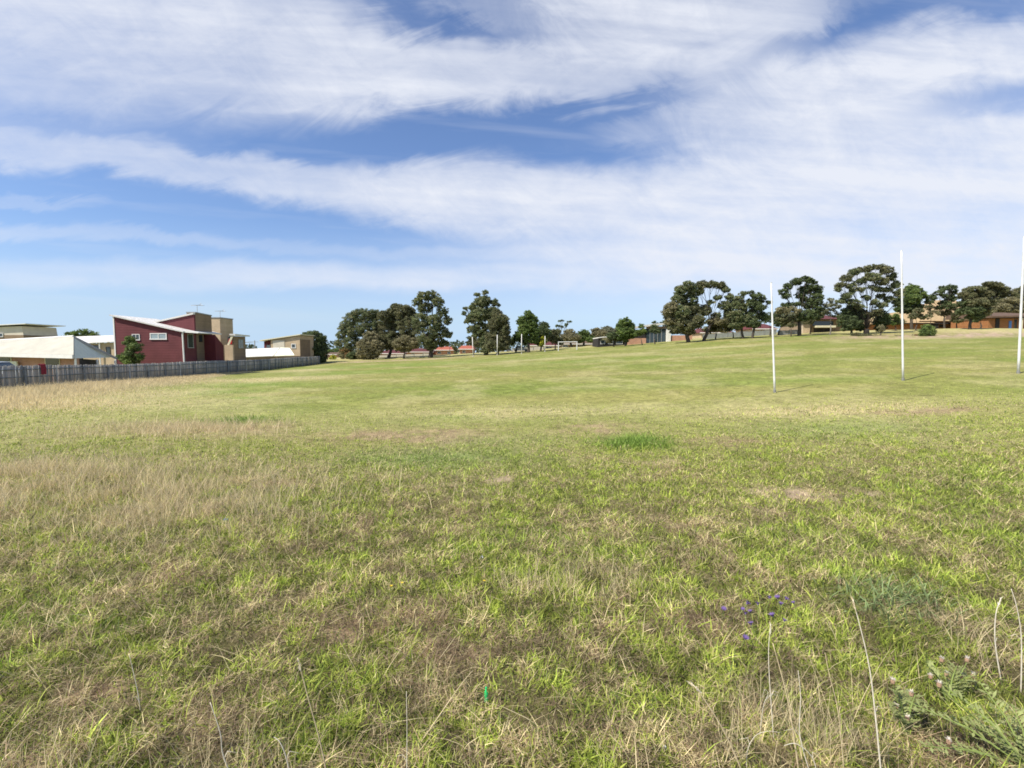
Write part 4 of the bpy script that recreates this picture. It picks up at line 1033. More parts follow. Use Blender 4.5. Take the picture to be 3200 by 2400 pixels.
# ------------------------------------------------------------------ cars
def car(px, Y, heading, paint, label, Lc=4.4, dz=0):
    x = X_(px, Y); g = tz(x, Y) + dz
    r = empty('parked_car', (x, Y, g), label, 'car')
    r.rotation_euler = (0, 0, heading)
    def add(n, m, mat, parent=r):
        me = bpy.data.meshes.new(n); me.from_pydata(m.v, [], m.f); me.materials.append(M[mat]); me.update()
        o = bpy.data.objects.new(n, me); o.parent = parent; col.objects.link(o); return o
    h = Lc / 2
    prof = [(-h, .35), (h, .35), (h, .62), (h - .1, .78), (h * .52, .92), (-h * .72, .98), (-h, .86)]
    m = MB(); m.prism([(a, -.85, z) for a, z in prof], (0, 1.7, 0)); add('body', m, paint)
    cab = [(h * .48, .93), (h * .2, 1.42), (-h * .45, 1.46), (-h * .75, .985)]
    m = MB(); m.prism([(a, -.72, z) for a, z in cab], (0, 1.44, 0)); add('cabin', m, 'glass')
    m = MB(); m.prism([(h * .22, -.70, 1.425), (-h * .46, -.70, 1.465), (-h * .46, -.70, 1.50), (h * .2, -.70, 1.46)], (0, 1.4, 0)); add('roof', m, paint)
    for sx in (-1, 1):
        for sy in (-1, 1):
            m = MB(); c = (sx * h * .62, sy * .80, .32)
            m.tube([(c[0], c[1] - .1, c[2]), (c[0], c[1] + .1, c[2])], .32, 14); w = add('wheel', m, 'rubber')
            m = MB(); m.tube([(c[0], c[1] - .115, c[2]), (c[0], c[1] + .115, c[2])], .18, 10); add('rim', m, 'steel', w)
    for sy in (-.62, .62):
        m = MB(); m.box(h - .12, h + .02, sy - .16, sy + .16, .60, .73); add('headlight', m, 'white_plastic')
        m = MB(); m.box(-h - .02, -h + .1, sy - .14, sy + .14, .66, .80); add('tail_light', m, 'bright_red')
car(-18, 37.0, R(8), 'car_silver', 'silver blue car nose showing above the fence at the left edge', dz=.55)
car(1572, 132, R(4), 'car_dark', 'dark car parked behind the tall middle gum trees')
car(1628, 124, R(-3), 'car_white', 'white car parked beside the slanting tree trunk', 4.2)
car(1142, 146, R(2), 'car_white', 'white car parked under the left edge of the tree clump')
def red_towel():
    p = FA + (FB - FA) * ((X_(128, 1) * FA.y - FA.x) / ((FB.x - FA.x) - X_(128, 1) * (FB.y - FA.y)))
    g = tz(p.x, p.y)
    m = MB(); n = 6
    d = (FB - FA); d.z = 0; d.normalize(); nr = Vector((d.y, -d.x, 0))
    prof = [(-.04, 1.55), (-.05, 1.80), (0.0, 1.835), (.07, 1.80), (.11, 1.4), (.10, 1.08)]
    for i in range(n):
        for j in range(len(prof) - 1):
            q = []
            for a, (o, z) in ((i, prof[j]), (i + 1, prof[j]), (i + 1, prof[j + 1]), (i, prof[j + 1])):
                w = .03 * math.sin(a * 2.1); v = p + d * (-.22 + .44 * a / n) + nr * (o + w)
                q.append((v.x, v.y, g + z - .03 * (a % 2)))
            m.poly(q)
    o = m.build('cloth', M['red_cloth'], None)
    o.location = (0, 0, 0)
    tag(o, 'red cloth hung over the top of the paling fence', 'cloth')
    md = o.modifiers.new('thickness', 'SOLIDIFY'); md.thickness = .02
red_towel()

# ------------------------------------------------------------------ trees
LEAF = {
    'gum': [(0.161, 0.188, 0.091), (0.201, 0.228, 0.107), (0.112, 0.141, 0.070), (0.240, 0.244, 0.131)],
    'dark': [(0.112, 0.146, 0.066), (0.144, 0.181, 0.078), (0.084, 0.110, 0.053)],
    'green': [(0.136, 0.197, 0.058), (0.185, 0.244, 0.073), (0.096, 0.141, 0.046)],
    'olive': [(0.273, 0.252, 0.140), (0.320, 0.290, 0.173), (0.208, 0.197, 0.110)],
    'brown': [(0.205, 0.197, 0.106), (0.170, 0.181, 0.090), (0.135, 0.141, 0.075)],
    'grey': [(0.208, 0.221, 0.148), (0.161, 0.177, 0.115), (0.256, 0.260, 0.180)],
    'yellow': [(0.481, 0.472, 0.049), (0.352, 0.393, 0.049)],
    'rust': [(0.320, 0.205, 0.098), (0.224, 0.188, 0.082)],
}
def tree(name, label, cat, Y, base, lobes, pal='gum', stems=1, dens=1.0, fill=.55, trunk_w=.35, leaf=.30, group=None, bark='bark', droop=.0, twigs=True):
    """lobes: (px, py, rx, ry [, palette]) in photograph pixels, turned into real ellipsoids around the trunk"""
    bx = X_(base[0], Y); bz = tz(bx, Y)
    root = empty(name, (bx, Y, bz), label, cat, group)
    B = Vector((bx, Y, bz))
    L = []
    zmin = 1e9
    cxm = np.mean([l[0] for l in lobes])
    for i, l in enumerate(lobes):
        px, py, rx, ry = l[:4]; pl = l[4] if len(l) > 4 else pal
        s = Y / F
        RX, RZ = rx * s * 1.06, ry * s * 1.08; RY = (RX + RZ) / 2 * 1.05
        dy = random.uniform(-.6, .6) * RY if len(lobes) > 1 else 0
        yy = Y + dy
        L.append((X_(px, yy), yy, Z_(py, yy), RX, RY, RZ, pl))
    vs, cs = [], []
    tips = []
    for (x, y, z, a, b, c, pl) in L:
        rs = max(.30, min(.72, .17 * (a * b * c) ** (1 / 3)))       # radius of one leaf cluster
        vol = a * b * c / rs ** 3
        nc = int(max(10, 1.1 * vol ** .72 * (fill * 4.0 if fill > .55 else fill * 3.2)))
        d = rng.normal(size=(nc, 3)); d /= np.linalg.norm(d, axis=1)[:, None]
        rad = rng.uniform(.25, 1.0, nc) ** .55 * rng.uniform(.82, 1.06, nc)
        cen = np.stack([x + d[:, 0] * rad * a, y + d[:, 1] * rad * b, z + d[:, 2] * rad * c * .95], 1)
        tips.append((Vector((x, y, z)), cen[:: max(1, nc // 7)]))
        for q in cen:
            r_ = rs * rng.uniform(.55, 1.25)
            nl = int(max(20, 74 * dens * (r_ / leaf) ** 1.6 * .62))
            dd = rng.normal(size=(nl, 3)); dd /= np.linalg.norm(dd, axis=1)[:, None]
            rr = rng.uniform(0, 1, nl) ** .5 * r_
            p = q + dd * rr[:, None] * np.array([1.25, 1.25, .85])
            if droop: p[:, 2] -= droop * rng.uniform(0, 1, nl) * r_
            # each leaf spray: an elongated quad of random attitude
            ax = rng.normal(size=(nl, 3)); ax[:, 2] -= .8 if droop else .2; ax /= np.linalg.norm(ax, axis=1)[:, None]
            sd = np.cross(ax, rng.normal(size=(nl, 3))); sd /= np.linalg.norm(sd, axis=1)[:, None]
            ll = leaf * rng.uniform(.5, 1.2, (nl, 1)) * .52; wl_ = ll * rng.uniform(.3, .6, (nl, 1))
            quad = np.stack([p - ax * ll, p + sd * wl_, p + ax * ll, p - sd * wl_], 1)
            vs.append(quad.reshape(-1, 3))
            base_c = np.array(random.choice(LEAF[pl])) * rng.uniform(.8, 1.25)
            cc = base_c[None, :] * rng.uniform(.7, 1.35, (nl, 1))
            cs.append(np.repeat(cc, 4, axis=0))
    V_ = np.concatenate(vs); Cc = np.concatenate(cs)
    V_[:, 2] = np.maximum(V_[:, 2], terrain(V_[:, 0], V_[:, 1]) + .05)
    V_ = V_ - np.array(B)
    nq = len(V_) // 4
    np_mesh('crown', V_, np.arange(nq * 4), np.full(nq, 4, np.int32), M['leaf'], root, Cc)
    # trunk and limbs
    m = MB()
    top = Vector((np.mean([l[0] for l in L]), Y, np.mean([l[2] for l in L])))
    fork = B.lerp(top, .38 if stems == 1 else .12)
    r0 = trunk_w
    if stems == 1:
        mid = B.lerp(fork, .5) + Vector((random.uniform(-.15, .15), 0, 0))
        m.tube([B - Vector((0, 0, .3)), B + Vector((0, 0, .3)), mid, fork], [r0 * 1.5, r0 * 1.05, r0 * .9, r0 * .8], 8)
    else:
        m.tube([B - Vector((0, 0, .3)), fork], [r0 * 1.6, r0 * 1.3], 8)
    for (cpt, cl), (x, y, z, a, b, c, pl) in zip(tips, L):
        st = fork
        mid = st.lerp(cpt, .5) + Vector((random.uniform(-.3, .3), random.uniform(-.3, .3), -.08 * (cpt - st).length))
        rr = r0 * (.34 if stems == 1 else .30) * min(1, .35 + a / 4)
        mid = Vector(mid) + Vector((-(cpt.x - st.x) * .12, 0, 0))
        m.tube([st, mid, cpt], [rr, rr * .55, rr * .2], 6)
        if twigs:
            for q in cl:
                q = Vector(q); s0 = mid.lerp(cpt, random.uniform(.2, 1))
                m.tube([s0, s0.lerp(q, .5) + Vector((0, 0, random.uniform(-.3, .2))), q], [max(.025, rr * .3), max(.02, rr * .2), .012], 4)
    m.build('trunk', M[bark], root, True)
    return root

G1 = 'left clump of gum trees'; 
T = tree
T('tree', 'low dark green tree top showing over the white roof left of the red house', 'tree', 95, (250, 1140), [(225, 1050, 28, 14), (262, 1042, 30, 15), (292, 1050, 22, 13), (250, 1075, 45, 20)], 'green')
T('small_tree', 'small ragged green tree in front of the red wall', 'tree', 55.5, (408, 1160), [(408, 1075, 14, 18), (412, 1060, 10, 10), (400, 1103, 16, 18), (425, 1085, 14, 16), (388, 1116, 12, 12), (432, 1116, 16, 12), (408, 1128, 26, 14)], 'green', trunk_w=.1, leaf=.2, dens=1.0, fill=.8)
T('dense_tree', 'dense dark bushy tree at the far end of the paling fence', 'tree', 112, (990, 1136), [(985, 1062, 30, 30), (975, 1095, 34, 34), (1002, 1100, 22, 34), (965, 1048, 16, 14), (1008, 1070, 14, 22), (990, 1122, 30, 14)], 'dark', trunk_w=.3, fill=.9)
T('palm_like_shrub', 'rusty brown spiky shrub left of the tree clump', 'shrub', 128, (1085, 1125), [(1080, 1098, 20, 14, 'rust'), (1095, 1110, 18, 12, 'rust'), (1070, 1112, 12, 10, 'olive')], 'rust', trunk_w=.18, fill=.9)
T('yellow_bush', 'small bright yellow-green bush beyond the fence end', 'shrub', 126, (1041, 1130), [(1041, 1118, 12, 8)], 'yellow', trunk_w=.08, leaf=.25)
T('tree', 'low far green tree between the fence end and the rusty shrub', 'tree', 200, (1025, 1110), [(1015, 1100, 22, 10), (1050, 1100, 22, 12), (1075, 1095, 18, 12)], 'green')
T('gum_tree', 'broad gum tree at the left end of the clump, drooping towards the houses', 'tree', 128, (1140, 1124),
  [(1130, 985, 34, 22), (1165, 985, 26, 20), (1098, 1000, 24, 24), (1082, 1028, 24, 24), (1110, 1035, 26, 22), (1068, 1048, 18, 14), (1060, 1072, 16, 12), (1150, 1025, 34, 28), (1185, 1010, 24, 26), (1100, 1070, 28, 24), (1180, 1060, 34, 34)], 'gum', fill=.62, trunk_w=.4)
T('gum_tree', 'brownish green gum tree in the middle of the left clump', 'tree', 126, (1215, 1122),
  [(1237, 958, 16, 10), (1228, 975, 20, 14), (1262, 975, 28, 24), (1285, 985, 22, 26), (1240, 1005, 34, 30), (1280, 1020, 34, 32), (1215, 1030, 30, 32), (1200, 985, 20, 14), (1230, 1065, 36, 34), (1190, 1060, 26, 30), (1270, 1060, 34, 30)], 'brown', fill=.85, trunk_w=.4)
T('gum_tree', 'tallest gum tree of the left clump with an airy rounded top', 'tree', 120, (1346, 1118),
  [(1325, 925, 22, 16), (1350, 925, 24, 18), (1307, 945, 18, 16), (1372, 945, 20, 20), (1385, 975, 18, 18), (1330, 960, 26, 20), (1400, 1000, 16, 16), (1320, 1000, 32, 28), (1360, 1005, 26, 26), (1330, 1045, 34, 30), (1375, 1040, 28, 26), (1400, 1045, 18, 12), (1345, 1075, 30, 20), (1385, 1072, 22, 12)], 'gum', fill=.6, trunk_w=.55)
T('tall_shrub', 'tall grey-green feathery shrub in front of the left clump', 'shrub', 122, (1155, 1124), [(1160, 1055, 24, 22), (1145, 1080, 30, 24), (1175, 1085, 24, 26), (1150, 1105, 36, 18)], 'olive', fill=1.0, trunk_w=.18)
T('round_shrub', 'rounded olive brown shrub on a dark stem in front of the left clump', 'shrub', 120, (1262, 1120), [(1268, 1062, 26, 14), (1245, 1075, 20, 16), (1290, 1075, 24, 16), (1265, 1085, 34, 16)], 'olive', fill=1.0, trunk_w=.2)
T('low_shrub', 'low dark green shrub at the foot of the left clump', 'shrub', 124, (1100, 1128), [(1100, 1112, 18, 12), (1120, 1115, 16, 10)], 'dark', fill=.9, trunk_w=.08)
T('small_tree', 'small brown tree in front of the middle red roofed house', 'tree', 122, (1480, 1110), [(1475, 1058, 14, 10), (1490, 1072, 18, 16), (1466, 1070, 10, 8)], 'brown', fill=.8, trunk_w=.14)
T('small_tree', 'thin little green tree between the two red roofed houses', 'tree', 138, (1423, 1112), [(1420, 1082, 10, 8), (1425, 1095, 9, 9)], 'gum', trunk_w=.1)
T('gum_tree', 'tall gum tree with ragged side branches left of centre', 'tree', 116, (1519, 1110),
  [(1492, 920, 10, 6), (1517, 914, 9, 7), (1503, 945, 20, 20), (1480, 960, 14, 16), (1520, 940, 16, 18), (1545, 945, 13, 12), (1455, 965, 8, 7), (1452, 980, 7, 6), (1458, 1006, 9, 5), (1500, 985, 28, 26), (1475, 995, 18, 20), (1535, 980, 22, 24), (1558, 955, 6, 5), (1505, 1025, 22, 22), (1482, 1025, 14, 10), (1468, 1030, 9, 10), (1520, 1060, 22, 26), (1490, 1045, 18, 10), (1518, 1090, 18, 16)], 'gum', fill=.85, trunk_w=.5)
T('dense_tree', 'dark conical tree joined to the right side of the tall ragged gum tree', 'tree', 112, (1555, 1112),
  [(1552, 980, 16, 16), (1565, 1000, 24, 20), (1545, 1015, 24, 26), (1578, 1030, 16, 26), (1555, 1050, 34, 26), (1582, 1065, 16, 20), (1545, 1080, 28, 20), (1572, 1085, 18, 10)], 'brown', fill=1.1, trunk_w=.3)
T('dense_tree', 'compact dark green tree with a slanting trunk near the centre', 'tree', 113, (1652, 1103),
  [(1652, 985, 16, 15), (1632, 1005, 18, 18), (1665, 1005, 18, 20), (1645, 1025, 28, 22), (1670, 1035, 16, 20), (1632, 1040, 20, 16), (1660, 1060, 24, 14)], 'green', fill=1.0, trunk_w=.32)
T('low_tree', 'low dark tree filling the gap left of the compact central tree', 'tree', 122, (1612, 1100), [(1615, 1055, 16, 12), (1640, 1062, 22, 14), (1600, 1068, 12, 12)], 'dark', fill=1, trunk_w=.15)
T('dense_tree', 'rounded brown-green tree just right of the compact central tree', 'tree', 120, (1690, 1098), [(1698, 1018, 18, 13), (1690, 1040, 22, 20), (1708, 1040, 14, 18), (1685, 1065, 22, 14)], 'dark', fill=.95, trunk_w=.22)
T('shrub', 'brownish shrub left of the soccer goal', 'shrub', 124, (1735, 1092), [(1735, 1040, 18, 12), (1728, 1058, 24, 16), (1745, 1066, 16, 12)], 'brown', fill=.9, trunk_w=.15)
T('shrub', 'yellow green sapling under the rounded central tree', 'shrub', 118, (1700, 1096), [(1698, 1060, 9, 14), (1694, 1078, 7, 8)], 'yellow', fill=.4, trunk_w=.08)
T('bare_tree', 'thin scraggly tree with sparse flat top above the soccer goal', 'tree', 140, (1758, 1090), [(1755, 1002, 10, 4), (1775, 1005, 9, 3), (1742, 1018, 7, 4), (1752, 1022, 6, 5), (1768, 1015, 6, 5)], 'dark', fill=.5, trunk_w=.22, bark='pale_bark', leaf=.3)
T('tree', 'rounded olive tree directly behind the soccer goal', 'tree', 132, (1785, 1090), [(1780, 1040, 18, 12), (1790, 1055, 22, 14), (1765, 1055, 16, 14)], 'olive', fill=.9)
T('tree', 'green tree right of the soccer goal', 'tree', 136, (1825, 1088), [(1825, 1040, 18, 10), (1835, 1055, 22, 12), (1812, 1058, 16, 14)], 'green', fill=.9)
T('tree', 'low olive tree in the gap before the round tree', 'tree', 138, (1868, 1085), [(1862, 1035, 18, 12), (1880, 1045, 22, 14), (1855, 1055, 20, 14)], 'olive', fill=.9)
T('tree', 'grey green far tree behind the left end of the white roof', 'tree', 145, (1905, 1075), [(1895, 1028, 18, 9), (1912, 1035, 20, 12), (1930, 1040, 16, 14)], 'grey', fill=.8)
T('shrub', 'low green bushes before the white roofed hall', 'shrub', 126, (1870, 1084), [(1865, 1066, 18, 8), (1845, 1062, 16, 8)], 'green', fill=.9, trunk_w=.08)
T('round_tree', 'round lollipop tree on a short trunk in front of the white roofed hall', 'tree', 110, (1954, 1083), [(1953, 1008, 20, 17), (1942, 1022, 18, 17), (1966, 1022, 16, 18), (1954, 1038, 26, 16), (1940, 1055, 14, 8), (1968, 1050, 14, 10), (1955, 1062, 10, 8)], 'green', fill=1.05, trunk_w=.22)
T('young_tree', 'small open tree on a slim trunk before the brick wall of the hall', 'tree', 108, (2006, 1082), [(2004, 1020, 9, 8), (1998, 1038, 11, 9), (2010, 1035, 9, 9), (1985, 1045, 8, 6)], 'green', fill=.7, trunk_w=.12, leaf=.26)
T('young_tree', 'small dark tree on a slim trunk before the glazed hall', 'tree', 106, (2046, 1079), [(2045, 1022, 10, 8), (2038, 1032, 12, 8), (2052, 1034, 12, 8)], 'dark', fill=.6, trunk_w=.13, leaf=.26)
T('dark_tree', 'small dark tree behind the right end of the hall roof', 'tree', 130, (2080, 1070), [(2075, 1008, 14, 6), (2045, 1008, 10, 4), (2085, 1018, 14, 12)], 'dark')
T('gum_tree', 'large dense gum tree drooping left with olive lower branches right of centre', 'tree', 100, (2150, 1070),
  [(2145, 890, 17, 12), (2125, 908, 22, 18), (2160, 910, 20, 20), (2112, 935, 20, 18), (2145, 940, 30, 26), (2095, 962, 22, 18, 'olive'), (2080, 975, 13, 14, 'olive'), (2160, 970, 28, 26, 'brown'), (2125, 975, 28, 24), (2098, 1000, 24, 22, 'olive'), (2140, 1010, 36, 24, 'brown'), (2175, 1005, 24, 24, 'brown'), (2110, 1030, 26, 14, 'brown'), (2150, 1035, 26, 12, 'olive')], 'gum', fill=.85, trunk_w=.42)
T('gum_tree', 'airy gum tree with a brown rounded crown and bare limbs beside the dense one', 'tree', 101, (2199, 1066),
  [(2190, 890, 22, 12, 'brown'), (2215, 888, 24, 10, 'brown'), (2245, 892, 20, 10, 'brown'), (2262, 905, 14, 10, 'gum'), (2180, 910, 14, 14), (2275, 930, 14, 12), (2285, 948, 12, 12), (2240, 930, 14, 8), (2262, 955, 22, 14), (2215, 945, 12, 8), (2275, 980, 20, 14), (2235, 985, 18, 10), (2200, 970, 20, 20, 'brown'), (2235, 1005, 26, 12, 'olive'), (2270, 1008, 18, 12, 'brown')], 'gum', fill=.8, trunk_w=.34, bark='bark')
T('dark_tree', 'left one of the twin dark trees standing left of the nearest goal post', 'tree', 99, (2320, 1059),
  [(2318, 918, 14, 8), (2305, 935, 14, 14), (2292, 955, 16, 12), (2315, 960, 18, 22), (2300, 985, 22, 18), (2320, 1005, 26, 22), (2300, 1015, 22, 14)], 'gum', fill=.75, trunk_w=.26)
T('dark_tree', 'right one of the twin dark trees standing left of the nearest goal post', 'tree', 98, (2350, 1058),
  [(2342, 915, 9, 8), (2358, 925, 16, 12), (2378, 935, 14, 10), (2345, 950, 20, 18), (2372, 960, 18, 14), (2395, 945, 10, 6), (2352, 985, 28, 20), (2380, 990, 16, 14), (2350, 1010, 26, 16)], 'dark', fill=.75, trunk_w=.26)
T('low_tree', 'small dark tree tucked behind the nearest goal post', 'tree', 106, (2405, 1052), [(2395, 985, 16, 10), (2410, 990, 14, 10), (2400, 1000, 20, 10)], 'dark', trunk_w=.15)
T('gum_tree', 'tall dark gum tree with a lopsided crown between the two nearest goal posts', 'tree', 98, (2496, 1046),
  [(2510, 872, 22, 9), (2482, 880, 18, 10), (2455, 895, 16, 10), (2440, 912, 16, 10), (2450, 925, 14, 8), (2528, 890, 18, 16), (2540, 910, 18, 18), (2510, 905, 20, 16), (2495, 925, 16, 12), (2545, 935, 20, 20), (2518, 945, 24, 22), (2480, 950, 12, 8), (2455, 955, 20, 10), (2440, 970, 20, 14, 'olive'), (2470, 975, 22, 16, 'olive'), (2540, 965, 22, 18), (2505, 985, 26, 18), (2445, 995, 24, 12, 'brown'), (2530, 990, 18, 10)], 'dark', fill=.72, trunk_w=.36)
T('young_tree', 'slim small tree at the foot of the lopsided gum tree', 'tree', 97, (2470, 1048), [(2462, 985, 16, 10, 'grey'), (2475, 1000, 14, 10, 'brown'), (2470, 1015, 14, 8, 'brown')], 'brown', trunk_w=.11)
T('grey_tree', 'thin grey feathery tree left of the widest gum tree', 'tree', 97, (2592, 1042), [(2590, 940, 14, 9), (2580, 955, 14, 9), (2605, 955, 16, 12), (2590, 972, 16, 10), (2572, 968, 9, 6), (2605, 985, 14, 10)], 'grey', fill=.5, trunk_w=.13, bark='pale_bark', leaf=.28)
T('gum_tree', 'widest gum tree with an umbrella crown over several dark stems', 'tree', 94, (2704, 1044),
  [(2725, 834, 24, 9, 'brown'), (2692, 842, 24, 10, 'brown'), (2660, 850, 22, 10), (2635, 870, 18, 12, 'brown'), (2758, 845, 22, 12, 'brown'), (2775, 865, 14, 14), (2620, 892, 14, 10, 'brown'), (2610, 905, 10, 7), (2650, 895, 16, 10), (2715, 865, 26, 14), (2680, 880, 18, 9), (2745, 880, 20, 12, 'brown'), (2640, 925, 16, 10), (2680, 905, 12, 7), (2720, 900, 16, 9), (2790, 890, 16, 12), (2765, 905, 16, 9), (2800, 915, 14, 14), (2745, 925, 14, 8), (2770, 935, 16, 10), (2800, 945, 16, 14, 'dark'), (2660, 945, 20, 9), (2625, 940, 16, 9), (2700, 985, 26, 12, 'brown'), (2735, 975, 16, 10, 'brown'), (2700, 930, 16, 8), (2725, 945, 14, 8), (2680, 960, 18, 8), (2655, 910, 12, 7), (2748, 955, 16, 9), (2740, 905, 14, 7), (2700, 870, 20, 8)], 'gum', fill=.8, stems=4, trunk_w=.34, bark='black_bark')
T('dense_bush', 'dark dense bush under the left side of the widest gum tree', 'bush', 96, (2658, 1042), [(2660, 965, 26, 14), (2640, 985, 22, 20), (2675, 985, 26, 22), (2655, 1010, 34, 24), (2680, 1020, 18, 16)], 'dark', fill=1.0, trunk_w=.2)
T('dense_bush', 'round dark bush at the right foot of the widest gum tree', 'bush', 98, (2750, 1040), [(2748, 985, 18, 12), (2740, 1005, 18, 16), (2762, 1005, 14, 16), (2748, 1025, 18, 10)], 'dark', fill=1.0, trunk_w=.16)
T('dark_tree', 'dark green tree directly behind the middle goal post', 'tree', 104, (2845, 1036),
  [(2838, 898, 20, 10), (2862, 912, 18, 12), (2825, 915, 18, 14), (2878, 925, 9, 8), (2840, 935, 26, 18), (2810, 945, 18, 16), (2850, 958, 26, 12, 'dark'), (2825, 970, 24, 12, 'dark'), (2800, 965, 12, 10)], 'green', fill=.85, trunk_w=.3)
T('small_tree', 'small brown-green tree before the left tan roof', 'tree', 100, (2858, 1036), [(2862, 972, 16, 12), (2850, 988, 16, 10), (2872, 990, 14, 8)], 'brown', fill=.6, trunk_w=.14)
T('gum_tree', 'rounded dark gum tree standing in front of the tan roof', 'tree', 104, (2947, 1027),
  [(2962, 898, 16, 8), (2940, 902, 18, 9), (2922, 915, 14, 9), (2968, 912, 12, 10), (2945, 922, 12, 8), (2960, 932, 18, 14), (2935, 945, 12, 6), (2900, 932, 16, 12), (2895, 945, 12, 8), (2950, 955, 22, 12), (2925, 962, 12, 7), (2975, 965, 14, 7, 'brown'), (2945, 978, 20, 9, 'brown')], 'dark', fill=.6, trunk_w=.2)
T('gum_tree', 'broad tree with a dark trunk standing nearest the orange brick building', 'tree', 96, (3026, 1029),
  [(3035, 905, 30, 12, 'brown'), (3010, 925, 26, 14, 'brown'), (3060, 920, 24, 14), (3040, 945, 36, 16), (3000, 950, 18, 10, 'dark'), (3075, 945, 20, 16, 'brown'), (3030, 970, 34, 14, 'dark'), (3000, 975, 16, 8, 'dark'), (3060, 970, 26, 16, 'brown'), (3040, 990, 26, 9, 'dark')], 'brown', fill=.9, trunk_w=.26)
T('gum_tree', 'high domed brown gum tree crowning the rise at the right', 'tree', 128, (3085, 1010),
  [(3080, 888, 22, 9), (3100, 892, 22, 10), (3065, 902, 18, 10), (3120, 905, 20, 10), (3095, 915, 40, 14), (3140, 920, 22, 12), (3060, 925, 20, 12), (3100, 945, 46, 18), (3130, 960, 34, 18, 'olive')], 'brown', fill=.9, trunk_w=.35)
T('gum_tree', 'olive gum tree behind the orange brick block near the right goal post', 'tree', 122, (3150, 1005),
  [(3145, 938, 20, 10, 'olive'), (3165, 948, 20, 12, 'olive'), (3120, 960, 24, 14, 'olive'), (3160, 970, 30, 14, 'olive'), (3100, 975, 20, 10, 'olive'), (3185, 962, 18, 14)], 'olive', fill=.95, trunk_w=.3)
T('gum_tree', 'dark gum tree on the rise cut by the right edge', 'tree', 140, (3190, 1000),
  [(3195, 900, 16, 12), (3175, 912, 20, 12), (3205, 925, 24, 20), (3170, 930, 24, 14), (3230, 910, 26, 24), (3215, 950, 30, 22)], 'brown', fill=.95, trunk_w=.3)
T('round_bush', 'small round bush alone on the edge of the mown field at the right', 'bush', 82, (2893, 1053), [(2893, 1024, 15, 11), (2886, 1038, 14, 13), (2902, 1038, 12, 13), (2893, 1047, 19, 8)], 'green', fill=1.2, trunk_w=.08, leaf=.24)
T('sapling', 'thin sapling with a bare stem on the bank beside the middle goal post', 'sapling', 88, (2749, 1046), [(2748, 1022, 7, 5, 'olive'), (2752, 1030, 6, 4, 'olive')], 'olive', fill=.3, trunk_w=.08, leaf=.2)
T('low_shrub', 'low brown scrub at the foot of the widest gum tree', 'shrub', 88, (2690, 1050), [(2675, 1046, 14, 6, 'brown'), (2700, 1048, 22, 6, 'brown'), (2730, 1050, 20, 5, 'olive')], 'brown', fill=.7, trunk_w=.04, leaf=.2)
T('low_shrub', 'low rusty scrub on the bank left of the round bush', 'shrub', 84, (2850, 1052), [(2860, 1050, 10, 4, 'rust'), (2810, 1052, 16, 4, 'brown')], 'brown', fill=.6, trunk_w=.03, leaf=.18)

T('small_tree', 'wispy brown tree screening the middle of the tan roof', 'tree', 102, (2905, 1032), [(2895, 962, 14, 8, 'brown'), (2910, 978, 18, 9, 'olive'), (2890, 990, 14, 9, 'brown')], 'brown', fill=.5, trunk_w=.12)
T('small_tree', 'wispy tree between the rounded dark gum and the broad tree on the right', 'tree', 103, (2985, 1030), [(2978, 985, 14, 9, 'brown'), (2990, 968, 12, 8, 'dark'), (2985, 1000, 16, 9, 'brown')], 'brown', fill=.6, trunk_w=.12)
T('small_tree', 'leafy green tree at the left end of the tan roof', 'tree', 103, (2795, 1036), [(2790, 990, 16, 10, 'green'), (2800, 1005, 18, 10, 'dark'), (2780, 1008, 12, 8, 'green')], 'green', fill=.7, trunk_w=.12)
T('dark_tree', 'low dark tree filling the foot of the broad tree by the orange brick wall', 'tree', 101, (3060, 1028), [(3055, 985, 20, 10, 'brown'), (3075, 975, 18, 10, 'olive'), (3040, 1000, 16, 8, 'dark')], 'brown', fill=.7, trunk_w=.14)
T('shrub', 'brown bushes between the school blocks behind the twin trees', 'shrub', 118, (2250, 1058), [(2240, 1028, 16, 9, 'brown'), (2262, 1034, 14, 9, 'olive'), (2280, 1026, 12, 9, 'brown')], 'brown', fill=.8, trunk_w=.1)
T('low_tree', 'low olive tree filling in beneath the airy gum with bare limbs', 'tree', 106, (2235, 1062), [(2225, 1005, 24, 14, 'brown'), (2250, 1018, 24, 14, 'olive'), (2215, 1030, 20, 12, 'brown'), (2270, 1000, 18, 12, 'brown')], 'brown', fill=.8, trunk_w=.14)
T('low_tree', 'low grey green tree between the twin dark trees and the airy gum', 'tree', 107, (2290, 1060), [(2285, 1000, 20, 14, 'olive'), (2300, 1018, 20, 12, 'dark'), (2275, 1025, 14, 10, 'grey')], 'olive', fill=.75, trunk_w=.12)
T('low_tree', 'low dark tree behind the foot of the lopsided gum tree', 'tree', 106, (2530, 1046), [(2540, 990, 24, 12, 'dark'), (2560, 975, 18, 14, 'gum'), (2520, 1005, 18, 10, 'brown')], 'dark', fill=.7, trunk_w=.14)
T('low_tree', 'low leafy tree spreading before the pale brick right of the twin dark trees', 'tree', 108, (2430, 1052), [(2430, 985, 22, 14, 'gum'), (2455, 1000, 22, 12, 'brown'), (2435, 1012, 20, 10, 'dark')], 'gum', fill=.7, trunk_w=.13)
T('low_tree', 'low bushy tree hiding the left half of the white roofed hall', 'tree', 112, (1918, 1080), [(1912, 1050, 20, 12, 'dark'), (1930, 1058, 18, 10, 'brown'), (1900, 1062, 16, 9, 'olive')], 'dark', fill=.8, trunk_w=.12)
